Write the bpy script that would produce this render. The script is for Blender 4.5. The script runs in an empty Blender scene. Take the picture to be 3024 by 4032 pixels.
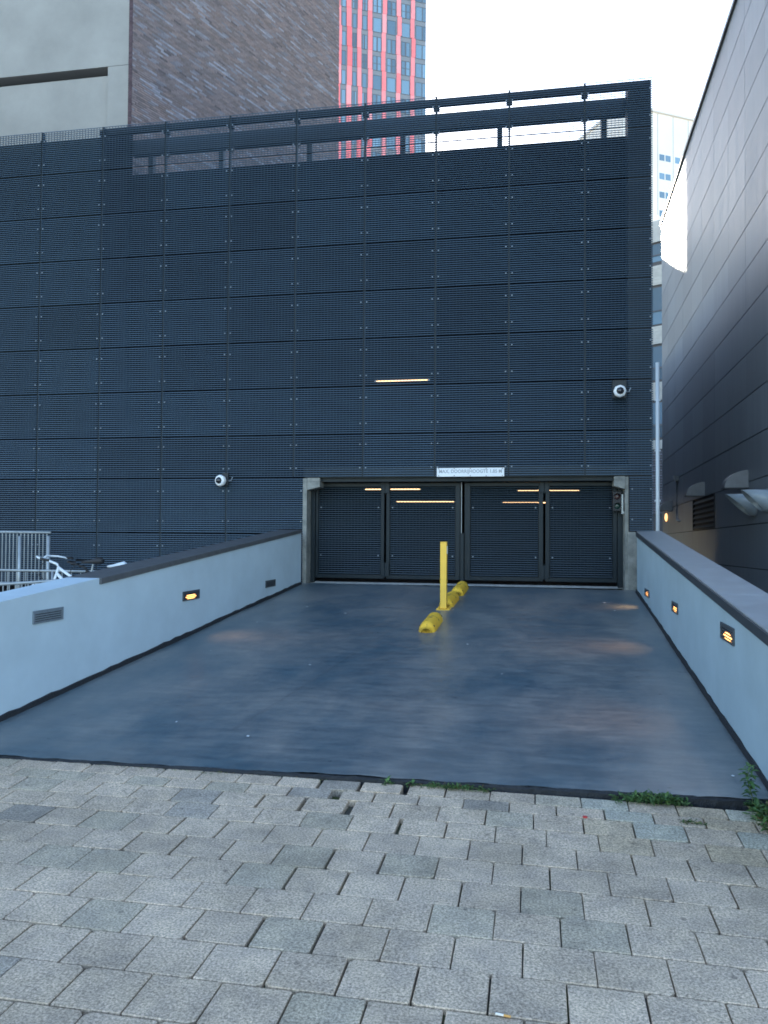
import bpy, math, random
from mathutils import Vector, Matrix
R = math.radians
rnd = random.Random(7)
scene = bpy.context.scene
COL = scene.collection

# ------------------------------------------------------------------ camera, sky, sun, exposure
cam_d = bpy.data.cameras.new('camera'); cam = bpy.data.objects.new('camera', cam_d); COL.objects.link(cam)
cam_d.sensor_fit = 'VERTICAL'; cam_d.sensor_height = 36.0; cam_d.lens = 36.0 * 2982.56 / 4032.0
cam_d.clip_start = 0.05; cam_d.clip_end = 2000
_yaw, _pitch, _roll = R(-9.7574), R(1.36044), R(0.35483)
_F = Vector((math.sin(_yaw) * math.cos(_pitch), math.cos(_yaw) * math.cos(_pitch), math.sin(_pitch)))
_r = Vector((math.cos(_yaw), -math.sin(_yaw), 0)); _u = _r.cross(_F)
_R = _r * math.cos(_roll) + _u * math.sin(_roll); _U = -_r * math.sin(_roll) + _u * math.cos(_roll)
CAM = Vector((9.2006, -13.411, 0.978))
cam.matrix_world = Matrix(((_R.x, _U.x, -_F.x, CAM.x), (_R.y, _U.y, -_F.y, CAM.y), (_R.z, _U.z, -_F.z, CAM.z), (0, 0, 0, 1)))
scene.camera = cam

SUN_EL, SUN_AZ = 20.5, -11.6          # azimuth from +Y towards +X
world = bpy.data.worlds.new('World'); scene.world = world; world.use_nodes = True
nt = world.node_tree
sky = nt.nodes.new('ShaderNodeTexSky'); sky.sky_type = 'NISHITA'; sky.sun_disc = False
sky.sun_elevation = R(SUN_EL); sky.sun_rotation = R(SUN_AZ); sky.air_density = 1.0; sky.dust_density = 0.4; sky.ozone_density = 1.0
nt.nodes['Background'].inputs[1].default_value = 0.13
nt.links.new(sky.outputs[0], nt.nodes['Background'].inputs[0])
sun_d = bpy.data.lights.new('sun', 'SUN'); sun_d.energy = 4.0; sun_d.angle = R(0.5); sun_d.color = (1.0, 0.9, 0.76)
sun = bpy.data.objects.new('sun', sun_d); COL.objects.link(sun); sun.location = (0, 0, 60)
_S = Vector((math.sin(R(SUN_AZ)) * math.cos(R(SUN_EL)), math.cos(R(SUN_AZ)) * math.cos(R(SUN_EL)), math.sin(R(SUN_EL))))
sun.rotation_euler = _S.to_track_quat('Z', 'Y').to_euler()
vs = scene.view_settings; vs.view_transform = 'Standard'; vs.look = 'None'; vs.gamma = 1.0; vs.use_curve_mapping = False
vs.exposure = 2.3
try:
    scene.cycles.use_denoising = True; scene.cycles.denoising_prefilter = 'ACCURATE'; scene.cycles.denoising_input_passes = 'RGB_ALBEDO_NORMAL'
    scene.cycles.denoiser = 'OPENIMAGEDENOISE'
    scene.cycles.max_bounces = 8; scene.cycles.filter_width = 1.75
    scene.cycles.sample_clamp_indirect = 8.0
except Exception:
    pass

# ------------------------------------------------------------------ materials
def nodes_of(name):
    m = bpy.data.materials.new(name); m.use_nodes = True
    n = m.node_tree.nodes; return m, n, m.node_tree.links, n['Principled BSDF']

def mat(name, col, rough=0.6, metal=0.0, var=0.12, scale=6.0, bump=0.0, bscale=40.0, spec=0.5, stretch=(1, 1, 1), rvar=0.0):
    """plain surface with a soft noise in tone, roughness and relief"""
    m, n, l, b = nodes_of(name)
    tc = n.new('ShaderNodeTexCoord'); mp = n.new('ShaderNodeMapping'); mp.inputs['Scale'].default_value = stretch
    l.new(tc.outputs['Object'], mp.inputs[0])
    nz = n.new('ShaderNodeTexNoise'); nz.inputs['Scale'].default_value = scale; nz.inputs['Detail'].default_value = 6
    nz.inputs['Roughness'].default_value = 0.62
    l.new(mp.outputs[0], nz.inputs['Vector'])
    cr = n.new('ShaderNodeValToRGB'); e = cr.color_ramp.elements
    e[0].position = 0.3; e[1].position = 0.7
    e[0].color = tuple(c * (1 - var) for c in col) + (1,); e[1].color = tuple(min(1, c * (1 + var)) for c in col) + (1,)
    l.new(nz.outputs['Fac'], cr.inputs[0]); l.new(cr.outputs[0], b.inputs['Base Color'])
    b.inputs['Metallic'].default_value = metal; b.inputs['Specular IOR Level'].default_value = spec
    if rvar:
        mr = n.new('ShaderNodeMapRange'); mr.inputs[1].default_value = 0.3; mr.inputs[2].default_value = 0.7
        mr.inputs[3].default_value = rough - rvar; mr.inputs[4].default_value = rough + rvar
        l.new(nz.outputs['Fac'], mr.inputs[0]); l.new(mr.outputs[0], b.inputs['Roughness'])
    else:
        b.inputs['Roughness'].default_value = rough
    if bump:
        nb = n.new('ShaderNodeTexNoise'); nb.inputs['Scale'].default_value = bscale; nb.inputs['Detail'].default_value = 4
        l.new(mp.outputs[0], nb.inputs['Vector'])
        bp = n.new('ShaderNodeBump'); bp.inputs['Strength'].default_value = bump; bp.inputs['Distance'].default_value = 0.01
        l.new(nb.outputs['Fac'], bp.inputs['Height']); l.new(bp.outputs[0], b.inputs['Normal'])
    return m

def emit(name, col, strength):
    m, n, l, b = nodes_of(name)
    b.inputs['Base Color'].default_value = tuple(col) + (1,)
    b.inputs['Emission Color'].default_value = tuple(col) + (1,); b.inputs['Emission Strength'].default_value = strength
    return m

def mat_attr(name, rough, var=0.25, scale=60, bump=0.3, obj_color=False, spec=0.4):
    """colour from the mesh attribute 'tone' (or the object colour) broken up by noise"""
    m, n, l, b = nodes_of(name)
    if obj_color:
        src = n.new('ShaderNodeObjectInfo'); out = src.outputs['Color']
    else:
        src = n.new('ShaderNodeAttribute'); src.attribute_name = 'tone'; out = src.outputs['Color']
    tc = n.new('ShaderNodeTexCoord')
    nz = n.new('ShaderNodeTexNoise'); nz.inputs['Scale'].default_value = scale; nz.inputs['Detail'].default_value = 5
    l.new(tc.outputs['Object'], nz.inputs['Vector'])
    mr = n.new('ShaderNodeMapRange'); mr.inputs[1].default_value = 0.25; mr.inputs[2].default_value = 0.75
    mr.inputs[3].default_value = 1 - var; mr.inputs[4].default_value = 1 + var
    l.new(nz.outputs['Fac'], mr.inputs[0])
    mx = n.new('ShaderNodeVectorMath'); mx.operation = 'SCALE'
    l.new(out, mx.inputs[0]); l.new(mr.outputs[0], mx.inputs['Scale']); l.new(mx.outputs[0], b.inputs['Base Color'])
    b.inputs['Roughness'].default_value = rough; b.inputs['Specular IOR Level'].default_value = spec
    if bump:
        bp = n.new('ShaderNodeBump'); bp.inputs['Strength'].default_value = bump; bp.inputs['Distance'].default_value = 0.01
        l.new(nz.outputs['Fac'], bp.inputs['Height']); l.new(bp.outputs[0], b.inputs['Normal'])
    return m

def mat_ramp_coat():
    m, n, l, b = nodes_of('ramp_coating')
    tc = n.new('ShaderNodeTexCoord')
    def noise(scale, stretch, detail=6, rough=0.6):
        mp = n.new('ShaderNodeMapping'); mp.inputs['Scale'].default_value = stretch; mp.inputs['Rotation'].default_value = (0, 0, R(3))
        l.new(tc.outputs['Object'], mp.inputs[0])
        z = n.new('ShaderNodeTexNoise'); z.inputs['Scale'].default_value = scale; z.inputs['Detail'].default_value = detail
        z.inputs['Roughness'].default_value = rough; l.new(mp.outputs[0], z.inputs['Vector']); return z.outputs['Fac']
    def ramp(f, p0, p1, c0, c1):
        cr = n.new('ShaderNodeValToRGB'); e = cr.color_ramp.elements
        e[0].position, e[1].position = p0, p1; e[0].color = c0; e[1].color = c1; l.new(f, cr.inputs[0]); return cr.outputs[0]
    big = noise(0.75, (1.5, 0.8, 1), 8, 0.65)          # worn lanes; colour also carries the side building's brown-grey reflection
    streak = noise(2.6, (1.1, 4.2, 1), 9, 0.72)   # brushed coating across the ramp
    fine = noise(130, (1, 1.6, 1), 3)
    base = ramp(big, 0.35, 0.68, (0.072, 0.114, 0.142, 1), (0.222, 0.222, 0.215, 1))
    s2 = ramp(streak, 0.40, 0.72, (0.78, 0.80, 0.82, 1), (1.34, 1.30, 1.24, 1))
    mx = n.new('ShaderNodeMix'); mx.data_type = 'RGBA'; mx.blend_type = 'MULTIPLY'; mx.inputs[0].default_value = 1
    l.new(base, mx.inputs[6]); l.new(s2, mx.inputs[7])
    spots = ramp(noise(3.6, (1, 1.3, 1), 6, 0.6), 0.66, 0.74, (1, 1, 1, 1), (0.62, 0.64, 0.68, 1))
    scuff = ramp(noise(9, (0.45, 2.6, 1), 5, 0.75), 0.66, 0.80, (1, 1, 1, 1), (1.5, 1.48, 1.42, 1))
    m2 = n.new('ShaderNodeMix'); m2.data_type = 'RGBA'; m2.blend_type = 'MULTIPLY'; m2.inputs[0].default_value = 1
    l.new(spots, m2.inputs[6]); l.new(scuff, m2.inputs[7])
    m3 = n.new('ShaderNodeMix'); m3.data_type = 'RGBA'; m3.blend_type = 'MULTIPLY'; m3.inputs[0].default_value = 1
    l.new(mx.outputs[2], m3.inputs[6]); l.new(m2.outputs[2], m3.inputs[7])
    l.new(m3.outputs[2], b.inputs['Base Color'])
    rr = ramp(streak, 0.3, 0.75, (0.27, 0.27, 0.27, 1), (0.42, 0.42, 0.42, 1)); l.new(rr, b.inputs['Roughness'])
    b.inputs['Specular IOR Level'].default_value = 0.55
    ad = n.new('ShaderNodeMath'); ad.operation = 'MULTIPLY_ADD'; ad.inputs[1].default_value = 0.35
    l.new(fine, ad.inputs[0]); l.new(streak, ad.inputs[2])
    bp = n.new('ShaderNodeBump'); bp.inputs['Strength'].default_value = 0.22; bp.inputs['Distance'].default_value = 0.006
    l.new(ad.outputs[0], bp.inputs['Height']); l.new(bp.outputs[0], b.inputs['Normal'])
    return m

def mat_paver(obj_random=True):
    m, n, l, b = nodes_of('concrete_paver')
    tc = n.new('ShaderNodeTexCoord'); geo = n.new('ShaderNodeNewGeometry')
    z1 = n.new('ShaderNodeTexNoise'); z1.inputs['Scale'].default_value = 95; z1.inputs['Detail'].default_value = 4; z1.inputs['Roughness'].default_value = 0.75
    z2 = n.new('ShaderNodeTexNoise'); z2.inputs['Scale'].default_value = 9; z2.inputs['Detail'].default_value = 6
    l.new(geo.outputs['Position'], z1.inputs['Vector']); l.new(geo.outputs['Position'], z2.inputs['Vector'])
    c1 = n.new('ShaderNodeValToRGB'); e = c1.color_ramp.elements
    e[0].position, e[1].position = 0.30, 0.72; e[0].color = (0.26, 0.25, 0.24, 1); e[1].color = (1.62, 1.60, 1.56, 1)
    l.new(z1.outputs['Fac'], c1.inputs[0])
    c2 = n.new('ShaderNodeValToRGB'); e = c2.color_ramp.elements
    e[0].position, e[1].position = 0.3, 0.7; e[0].color = (0.84, 0.84, 0.86, 1); e[1].color = (1.12, 1.10, 1.06, 1)
    l.new(z2.outputs['Fac'], c2.inputs[0])
    if obj_random:
        src = n.new('ShaderNodeObjectInfo'); out = src.outputs['Color']
    else:
        src = n.new('ShaderNodeAttribute'); src.attribute_name = 'tone'; out = src.outputs['Color']
    a = n.new('ShaderNodeMix'); a.data_type = 'RGBA'; a.blend_type = 'MULTIPLY'; a.inputs[0].default_value = 1
    l.new(c1.outputs[0], a.inputs[6]); l.new(c2.outputs[0], a.inputs[7])
    d = n.new('ShaderNodeMix'); d.data_type = 'RGBA'; d.blend_type = 'MULTIPLY'; d.inputs[0].default_value = 1
    z3 = n.new('ShaderNodeTexNoise'); z3.inputs['Scale'].default_value = 2.3; z3.inputs['Detail'].default_value = 7; z3.inputs['Roughness'].default_value = 0.7
    l.new(geo.outputs['Position'], z3.inputs['Vector'])
    c3 = n.new('ShaderNodeValToRGB'); e = c3.color_ramp.elements
    e[0].position, e[1].position = 0.36, 0.58; e[0].color = (0.80, 0.80, 0.79, 1); e[1].color = (1.04, 1.04, 1.04, 1)
    l.new(z3.outputs['Fac'], c3.inputs[0])
    vo = n.new('ShaderNodeTexVoronoi'); vo.inputs['Scale'].default_value = 5.5; l.new(geo.outputs['Position'], vo.inputs['Vector'])
    c4 = n.new('ShaderNodeValToRGB'); e = c4.color_ramp.elements                 # old gum spots
    e[0].position, e[1].position = 0.055, 0.085; e[0].color = (0.62, 0.62, 0.63, 1); e[1].color = (1, 1, 1, 1)
    l.new(vo.outputs['Distance'], c4.inputs[0])
    g1 = n.new('ShaderNodeMix'); g1.data_type = 'RGBA'; g1.blend_type = 'MULTIPLY'; g1.inputs[0].default_value = 1
    l.new(c3.outputs[0], g1.inputs[6]); l.new(c4.outputs[0], g1.inputs[7])
    g2 = n.new('ShaderNodeMix'); g2.data_type = 'RGBA'; g2.blend_type = 'MULTIPLY'; g2.inputs[0].default_value = 1
    l.new(a.outputs[2], g2.inputs[6]); l.new(g1.outputs[2], g2.inputs[7])
    l.new(g2.outputs[2], d.inputs[6]); l.new(out, d.inputs[7]); l.new(d.outputs[2], b.inputs['Base Color'])
    b.inputs['Roughness'].default_value = 0.9; b.inputs['Specular IOR Level'].default_value = 0.25
    bp = n.new('ShaderNodeBump'); bp.inputs['Strength'].default_value = 0.5; bp.inputs['Distance'].default_value = 0.004
    l.new(z1.outputs['Fac'], bp.inputs['Height']); l.new(bp.outputs[0], b.inputs['Normal'])
    return m

def mat_two(name, c0, c1, scale, p0, p1, rough, bump=0.4, detail=8, stretch=(1, 1, 1)):
    """two real surface colours mixed by a noise (soil and moss, paint and bare concrete)"""
    m, n, l, b = nodes_of(name)
    tc = n.new('ShaderNodeTexCoord'); mp = n.new('ShaderNodeMapping'); mp.inputs['Scale'].default_value = stretch
    l.new(tc.outputs['Object'], mp.inputs[0])
    z = n.new('ShaderNodeTexNoise'); z.inputs['Scale'].default_value = scale; z.inputs['Detail'].default_value = detail; z.inputs['Roughness'].default_value = 0.68
    l.new(mp.outputs[0], z.inputs['Vector'])
    cr = n.new('ShaderNodeValToRGB'); e = cr.color_ramp.elements
    e[0].position, e[1].position = p0, p1; e[0].color = tuple(c0) + (1,); e[1].color = tuple(c1) + (1,)
    l.new(z.outputs['Fac'], cr.inputs[0]); l.new(cr.outputs[0], b.inputs['Base Color'])
    b.inputs['Roughness'].default_value = rough; b.inputs['Specular IOR Level'].default_value = 0.3
    bp = n.new('ShaderNodeBump'); bp.inputs['Strength'].default_value = bump; bp.inputs['Distance'].default_value = 0.01
    l.new(z.outputs['Fac'], bp.inputs['Height']); l.new(bp.outputs[0], b.inputs['Normal'])
    return m

def mat_cladding():
    """grey panels with faint vertical run marks, a tone of their own per panel"""
    m, n, l, b = nodes_of('grey_cladding')
    tc = n.new('ShaderNodeTexCoord'); geo = n.new('ShaderNodeNewGeometry'); oi = n.new('ShaderNodeObjectInfo')
    mp = n.new('ShaderNodeMapping'); mp.inputs['Scale'].default_value = (3.2, 3.2, 0.16); l.new(geo.outputs['Position'], mp.inputs[0])
    z = n.new('ShaderNodeTexNoise'); z.inputs['Scale'].default_value = 1.6; z.inputs['Detail'].default_value = 7; l.new(mp.outputs[0], z.inputs['Vector'])
    cr = n.new('ShaderNodeValToRGB'); e = cr.color_ramp.elements
    e[0].position, e[1].position = 0.3, 0.72; e[0].color = (0.165, 0.190, 0.218, 1); e[1].color = (0.240, 0.268, 0.300, 1)
    l.new(z.outputs['Fac'], cr.inputs[0])
    mr = n.new('ShaderNodeMapRange'); mr.inputs[3].default_value = 0.90; mr.inputs[4].default_value = 1.12
    l.new(oi.outputs['Random'], mr.inputs[0])
    v = n.new('ShaderNodeVectorMath'); v.operation = 'SCALE'; l.new(cr.outputs[0], v.inputs[0]); l.new(mr.outputs[0], v.inputs['Scale'])
    l.new(v.outputs[0], b.inputs['Base Color'])
    r2 = n.new('ShaderNodeMapRange'); r2.inputs[1].default_value = 0.3; r2.inputs[2].default_value = 0.7; r2.inputs[3].default_value = 0.40; r2.inputs[4].default_value = 0.55
    l.new(z.outputs['Fac'], r2.inputs[0]); l.new(r2.outputs[0], b.inputs['Roughness'])
    b.inputs['Specular IOR Level'].default_value = 0.34
    w = n.new('ShaderNodeTexNoise'); w.inputs['Scale'].default_value = 1.4; w.inputs['Detail'].default_value = 2; l.new(geo.outputs['Position'], w.inputs['Vector'])
    bp = n.new('ShaderNodeBump'); bp.inputs['Strength'].default_value = 0.10; bp.inputs['Distance'].default_value = 0.05
    l.new(w.outputs['Fac'], bp.inputs['Height']); l.new(bp.outputs[0], b.inputs['Normal'])
    return m

def mat_glass(name, col, rough=0.08):
    m, n, l, b = nodes_of(name)
    oi = n.new('ShaderNodeObjectInfo'); mr = n.new('ShaderNodeMapRange'); mr.inputs[3].default_value = 0.55; mr.inputs[4].default_value = 1.5
    l.new(oi.outputs['Random'], mr.inputs[0])
    rgb = n.new('ShaderNodeRGB'); rgb.outputs[0].default_value = tuple(col) + (1,)
    v = n.new('ShaderNodeVectorMath'); v.operation = 'SCALE'; l.new(rgb.outputs[0], v.inputs[0]); l.new(mr.outputs[0], v.inputs['Scale'])
    l.new(v.outputs[0], b.inputs['Base Color']); b.inputs['Roughness'].default_value = rough; b.inputs['Specular IOR Level'].default_value = 1.0
    return m

M = {}
M['slat'] = mat('slat_paint', (0.037, 0.066, 0.095), 0.42, 0.0, 0.10, 3.0, spec=0.6)
def per_object_tone(m, lo, hi):
    n, l = m.node_tree.nodes, m.node_tree.links; b = n['Principled BSDF']
    src = b.inputs['Base Color'].links[0].from_socket
    oi = n.new('ShaderNodeObjectInfo'); mr = n.new('ShaderNodeMapRange'); mr.inputs[3].default_value = lo; mr.inputs[4].default_value = hi
    l.new(oi.outputs['Random'], mr.inputs[0])
    v = n.new('ShaderNodeVectorMath'); v.operation = 'SCALE'; l.new(src, v.inputs[0]); l.new(mr.outputs[0], v.inputs['Scale']); l.new(v.outputs[0], b.inputs['Base Color'])
per_object_tone(M['slat'], 0.84, 1.16)
M['steel_dark'] = mat('dark_steel', (0.010, 0.016, 0.022), 0.5, 0.0, 0.12, 4.0, spec=0.4)
M['post'] = mat('post_paint', (0.010, 0.020, 0.028), 0.5, 0.0, 0.1, 4.0, spec=0.3)
M['gate'] = mat('gate_paint', (0.0060, 0.0140, 0.020), 0.5, 0.0, 0.12, 3.0, rvar=0.05, spec=0.28)
M['gate_slat'] = mat('gate_slat_paint', (0.016, 0.031, 0.044), 0.5, 0.0, 0.10, 3.0)
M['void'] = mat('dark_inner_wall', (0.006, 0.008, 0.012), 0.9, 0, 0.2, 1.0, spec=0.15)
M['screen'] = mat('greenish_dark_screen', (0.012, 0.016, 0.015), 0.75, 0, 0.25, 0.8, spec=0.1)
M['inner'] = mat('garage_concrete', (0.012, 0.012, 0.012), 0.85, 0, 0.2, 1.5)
M['bolt'] = mat('bolt_zinc', (0.22, 0.25, 0.28), 0.45, 0.3, 0.1, 20)
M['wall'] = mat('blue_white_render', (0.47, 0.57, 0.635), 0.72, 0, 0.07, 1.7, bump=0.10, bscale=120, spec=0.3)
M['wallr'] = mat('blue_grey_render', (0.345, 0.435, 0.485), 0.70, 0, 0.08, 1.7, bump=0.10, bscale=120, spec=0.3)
M['cap'] = mat('cap_stone', (0.088, 0.092, 0.098), 0.5, 0, 0.2, 6, bump=0.2, bscale=90)
M['capr'] = mat('cap_zinc', (0.26, 0.27, 0.28), 0.5, 0.0, 0.16, 5, bump=0.12, bscale=14, rvar=0.07)
M['capedge'] = mat('cap_edge', (0.035, 0.042, 0.052), 0.5, 0, 0.15, 5)
M['bitumen'] = mat('bitumen', (0.014, 0.016, 0.020), 0.7, 0, 0.35, 30, bump=0.8, bscale=80)
M['ramp'] = mat_ramp_coat()
M['concrete'] = mat_two('old_concrete', (0.15, 0.155, 0.145), (0.30, 0.30, 0.275), 5, 0.35, 0.65, 0.85)
M['threshold'] = mat('threshold_concrete', (0.26, 0.27, 0.28), 0.8, 0, 0.2, 9, bump=0.3)
M['paver'] = mat_paver(True); M['paver_far'] = mat_paver(False)
M['bed'] = mat_two('sand_and_moss', (0.085, 0.078, 0.070), (0.070, 0.085, 0.030), 3.2, 0.44, 0.58, 0.95, 0.8)
M['ground'] = mat('street_ground', (0.24, 0.23, 0.22), 0.9, 0, 0.2, 0.8, bump=0.3)
M['yellow'] = mat('yellow_paint', (0.84, 0.50, 0.055), 0.42, 0, 0.06, 5, spec=0.45)
M['yellow_worn'] = mat_two('scuffed_yellow', (0.12, 0.085, 0.045), (0.90, 0.53, 0.05), 11, 0.34, 0.45, 0.6, 0.3)
M['clad'] = mat_cladding()
M['cladcore'] = mat('cladding_core', (0.02, 0.02, 0.022), 0.8)
M['steel'] = mat('stainless', (0.34, 0.40, 0.45), 0.34, 0.0, 0.10, 6, rvar=0.05)
M['galv'] = mat('galvanised', (0.33, 0.36, 0.38), 0.45, 0.5, 0.15, 8)
M['hood'] = mat('grey_hood', (0.17, 0.18, 0.20), 0.42, 0.2, 0.12, 5)
M['grille'] = mat('grille_bronze', (0.030, 0.027, 0.024), 0.5, 0, 0.2, 6)
M['pipe'] = mat('pale_pipe', (0.50, 0.54, 0.58), 0.45, 0, 0.06, 3)
M['white'] = mat('white_plastic', (0.78, 0.80, 0.82), 0.35, 0, 0.03, 5)
M['dome'] = mat('smoked_dome', (0.012, 0.014, 0.02), 0.08, 0, 0.05, 5, spec=0.8)
M['black'] = mat('black_rubber', (0.015, 0.015, 0.017), 0.6, 0, 0.15, 8)
M['sign'] = mat('sign_face', (0.72, 0.75, 0.78), 0.4, 0, 0.04, 6)
M['print'] = mat('faded_print', (0.34, 0.36, 0.40), 0.5, 0, 0.14, 30)
M['screw'] = mat('rusty_screw', (0.13, 0.05, 0.04), 0.6, 0.3, 0.2, 40)
M['pale'] = mat('pale_render', (0.305, 0.30, 0.285), 0.75, 0, 0.13, 0.9, bump=0.12, bscale=30, spec=0.3)
M['brick'] = mat_attr('brick_mix', 0.75, 0.18, 25, 0.2)
M['brick_one'] = mat_attr('brick_single', 0.75, 0.18, 25, 0.2, obj_color=True)
M['mortar'] = mat('mortar', (0.10, 0.085, 0.09), 0.95, 0, 0.15, 10)
M['towergrey'] = mat('tower_spandrel', (0.20, 0.22, 0.25), 0.6, 0, 0.06, 0.6)
M['towerred'] = mat_attr('tower_red', 0.45, 0.06, 1.5, 0, obj_color=True)
M['glassblue'] = mat_glass('window_glass', (0.13, 0.22, 0.30))
M['frame'] = mat('window_frame', (0.10, 0.11, 0.13), 0.5, 0, 0.05, 3)
M['palefar'] = mat('far_white_cladding', (0.78, 0.75, 0.70), 0.6, 0, 0.04, 0.2)
M['seam'] = mat('seam_line', (0.25, 0.2, 0.18), 0.8)
M['nbrick'] = mat('pale_brick', (0.56, 0.54, 0.50), 0.8, 0, 0.1, 3)
M['nwall'] = mat('dark_band', (0.10, 0.095, 0.10), 0.6)
M['nlouvre'] = mat('grey_louvre', (0.17, 0.165, 0.185), 0.5)
M['warm'] = emit('lamp_glow', (1.0, 0.42, 0.12), 1.3)
M['tube'] = emit('tube_glow', (1.0, 0.60, 0.30), 0.85)
M['warm_small'] = emit('wall_lamp_glow', (1.0, 0.50, 0.18), 0.6)
M['dark_glass'] = mat('dead_lamp_glass', (0.05, 0.055, 0.06), 0.25)
M['lampframe'] = mat('lamp_frame', (0.075, 0.085, 0.098), 0.45, 0.3, 0.15, 20)
M['lampframe_pale'] = mat('lamp_frame_pale', (0.20, 0.24, 0.28), 0.45, 0.3, 0.15, 20)
M['red_lens'] = mat('red_lens', (0.030, 0.008, 0.008), 0.35)
M['green_lens'] = mat('green_lens', (0.004, 0.03, 0.024), 0.3)
M['leaf'] = mat_attr('leaf', 0.5, 0.2, 30, 0)
M['stem'] = mat('stem', (0.10, 0.15, 0.05), 0.6)
M['bike_white'] = mat('bike_white', (0.72, 0.76, 0.80), 0.3, 0, 0.03, 5)
M['bike_red'] = mat('bike_red', (0.22, 0.03, 0.03), 0.4)
M['stonechip'] = mat('pale_stone', (0.52, 0.42, 0.28), 0.85, 0, 0.12, 12, bump=0.3)
M['cigpaper'] = mat('cigarette_paper', (0.75, 0.73, 0.68), 0.8)
M['cigfilter'] = mat('cigarette_filter', (0.62, 0.33, 0.10), 0.8)
M['redcap'] = mat('red_cap', (0.55, 0.05, 0.05), 0.4)
M['litter'] = mat('white_flake', (0.70, 0.71, 0.72), 0.7)

# ------------------------------------------------------------------ mesh helpers
WM = {}          # world matrix of the things (for children)

class MB:
    def __init__(s): s.v = []; s.f = []; s.t = []
    def add(s, vs, fs, tone=None):
        o = len(s.v); s.v += [Vector(p) for p in vs]; s.f += [tuple(i + o for i in q) for q in fs]; s.t += [tone] * len(fs); return s
    def box(s, x0, x1, y0, y1, z0, z1, tf=None, tone=None):
        vs = [Vector((x, y, z)) for z in (z0, z1) for y in (y0, y1) for x in (x0, x1)]
        if tf: vs = [tf(p) for p in vs]
        return s.add(vs, [(0, 2, 3, 1), (4, 5, 7, 6), (0, 1, 5, 4), (2, 6, 7, 3), (0, 4, 6, 2), (1, 3, 7, 5)], tone)
    def prism(s, poly, h0, h1, tf):
        n = len(poly); vs = [tf(Vector((a, b, h0))) for a, b in poly] + [tf(Vector((a, b, h1))) for a, b in poly]
        fs = [tuple(reversed(range(n))), tuple(range(n, 2 * n))] + [(i, (i + 1) % n, n + (i + 1) % n, n + i) for i in range(n)]
        return s.add(vs, fs)
    def tube(s, path, r, n=8, cap=True, tf=None):
        path = [Vector(p) for p in path]; rings = []; r = r if isinstance(r, (list, tuple)) else [r] * len(path)
        for i, p in enumerate(path):
            d = (path[min(i + 1, len(path) - 1)] - path[max(i - 1, 0)]).normalized()
            a = d.cross(Vector((0, 0, 1))); a = a.normalized() if a.length > 1e-3 else Vector((1, 0, 0)); b = d.cross(a).normalized()
            rings.append([p + (a * math.cos(2 * math.pi * k / n) + b * math.sin(2 * math.pi * k / n)) * r[i] for k in range(n)])
        vs = [q for g in rings for q in g]; fs = []
        if tf: vs = [tf(q) for q in vs]
        for i in range(len(path) - 1):
            for k in range(n):
                fs.append((i * n + k, i * n + (k + 1) % n, (i + 1) * n + (k + 1) % n, (i + 1) * n + k))
        if cap:
            fs.append(tuple(reversed(range(n)))); fs.append(tuple(range((len(path) - 1) * n, len(path) * n)))
        return s.add(vs, fs)
    def sphere(s, c, r, nu=12, nv=8, tf=None, half=None, sc=(1, 1, 1)):
        vs = []; fs = []
        for j in range(nv + 1):
            th = math.pi * j / nv
            for i in range(nu):
                ph = 2 * math.pi * i / nu
                vs.append(Vector((c[0] + sc[0] * r * math.sin(th) * math.cos(ph), c[1] + sc[1] * r * math.sin(th) * math.sin(ph), c[2] + sc[2] * r * math.cos(th))))
        if tf: vs = [tf(q) for q in vs]
        for j in range(nv):
            for i in range(nu):
                fs.append((j * nu + i, (j + 1) * nu + i, (j + 1) * nu + (i + 1) % nu, j * nu + (i + 1) % nu))
        return s.add(vs, fs)
    def mesh(s, name, m, inv=None, smooth=False):
        me = bpy.data.meshes.new(name)
        me.from_pydata([tuple(inv @ p) if inv else tuple(p) for p in s.v], [], s.f)
        if any(t is not None for t in s.t):
            at = me.attributes.new('tone', 'FLOAT_COLOR', 'FACE')
            buf = []
            for t in s.t: buf += list(t or (0.3, 0.3, 0.3)) + [1.0]
            at.data.foreach_set('color', buf)
        me.materials.append(m)
        if smooth: me.polygons.foreach_set('use_smooth', [True] * len(me.polygons))
        me.update(); return me
    def build(s, name, m, parent=None, smooth=False, bevel=0.0):
        inv = WM[parent].inverted() if parent is not None else None
        o = bpy.data.objects.new(name, s.mesh(name, m, inv, smooth)); COL.objects.link(o)
        if parent is not None:
            o.parent = parent; WM[o] = WM[parent].copy()
        else:
            WM[o] = Matrix.Identity(4)
        if bevel:
            md = o.modifiers.new('bevel', 'BEVEL'); md.width = bevel; md.segments = 2; md.limit_method = 'ANGLE'
        return o

def tag(o, label=None, cat=None, group=None, kind=None):
    if label: o['label'] = label
    if cat: o['category'] = cat
    if group: o['group'] = group
    if kind: o['kind'] = kind
    return o

def thing(name, label, cat, loc=(0, 0, 0), rotz=0.0, group=None):
    o = bpy.data.objects.new(name, None); COL.objects.link(o); o.empty_display_size = 0.1
    o.location = loc; o.rotation_euler = (0, 0, rotz)
    WM[o] = Matrix.Translation(loc) @ Matrix.Rotation(rotz, 4, 'Z')
    return tag(o, label, cat, group)

def child(name, me, parent, loc=(0, 0, 0), rot=None):
    """another object on an existing mesh; loc is in the parent's own space"""
    o = bpy.data.objects.new(name, me); COL.objects.link(o); o.parent = parent; o.location = loc
    if rot: o.rotation_euler = rot
    WM[o] = WM[parent] @ Matrix.Translation(loc)
    return o

def copy_tree(o, parent=None):
    c = o.copy(); COL.objects.link(c)
    c.parent = parent
    for ch in list(o.children): copy_tree(ch, c)
    return c

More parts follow.
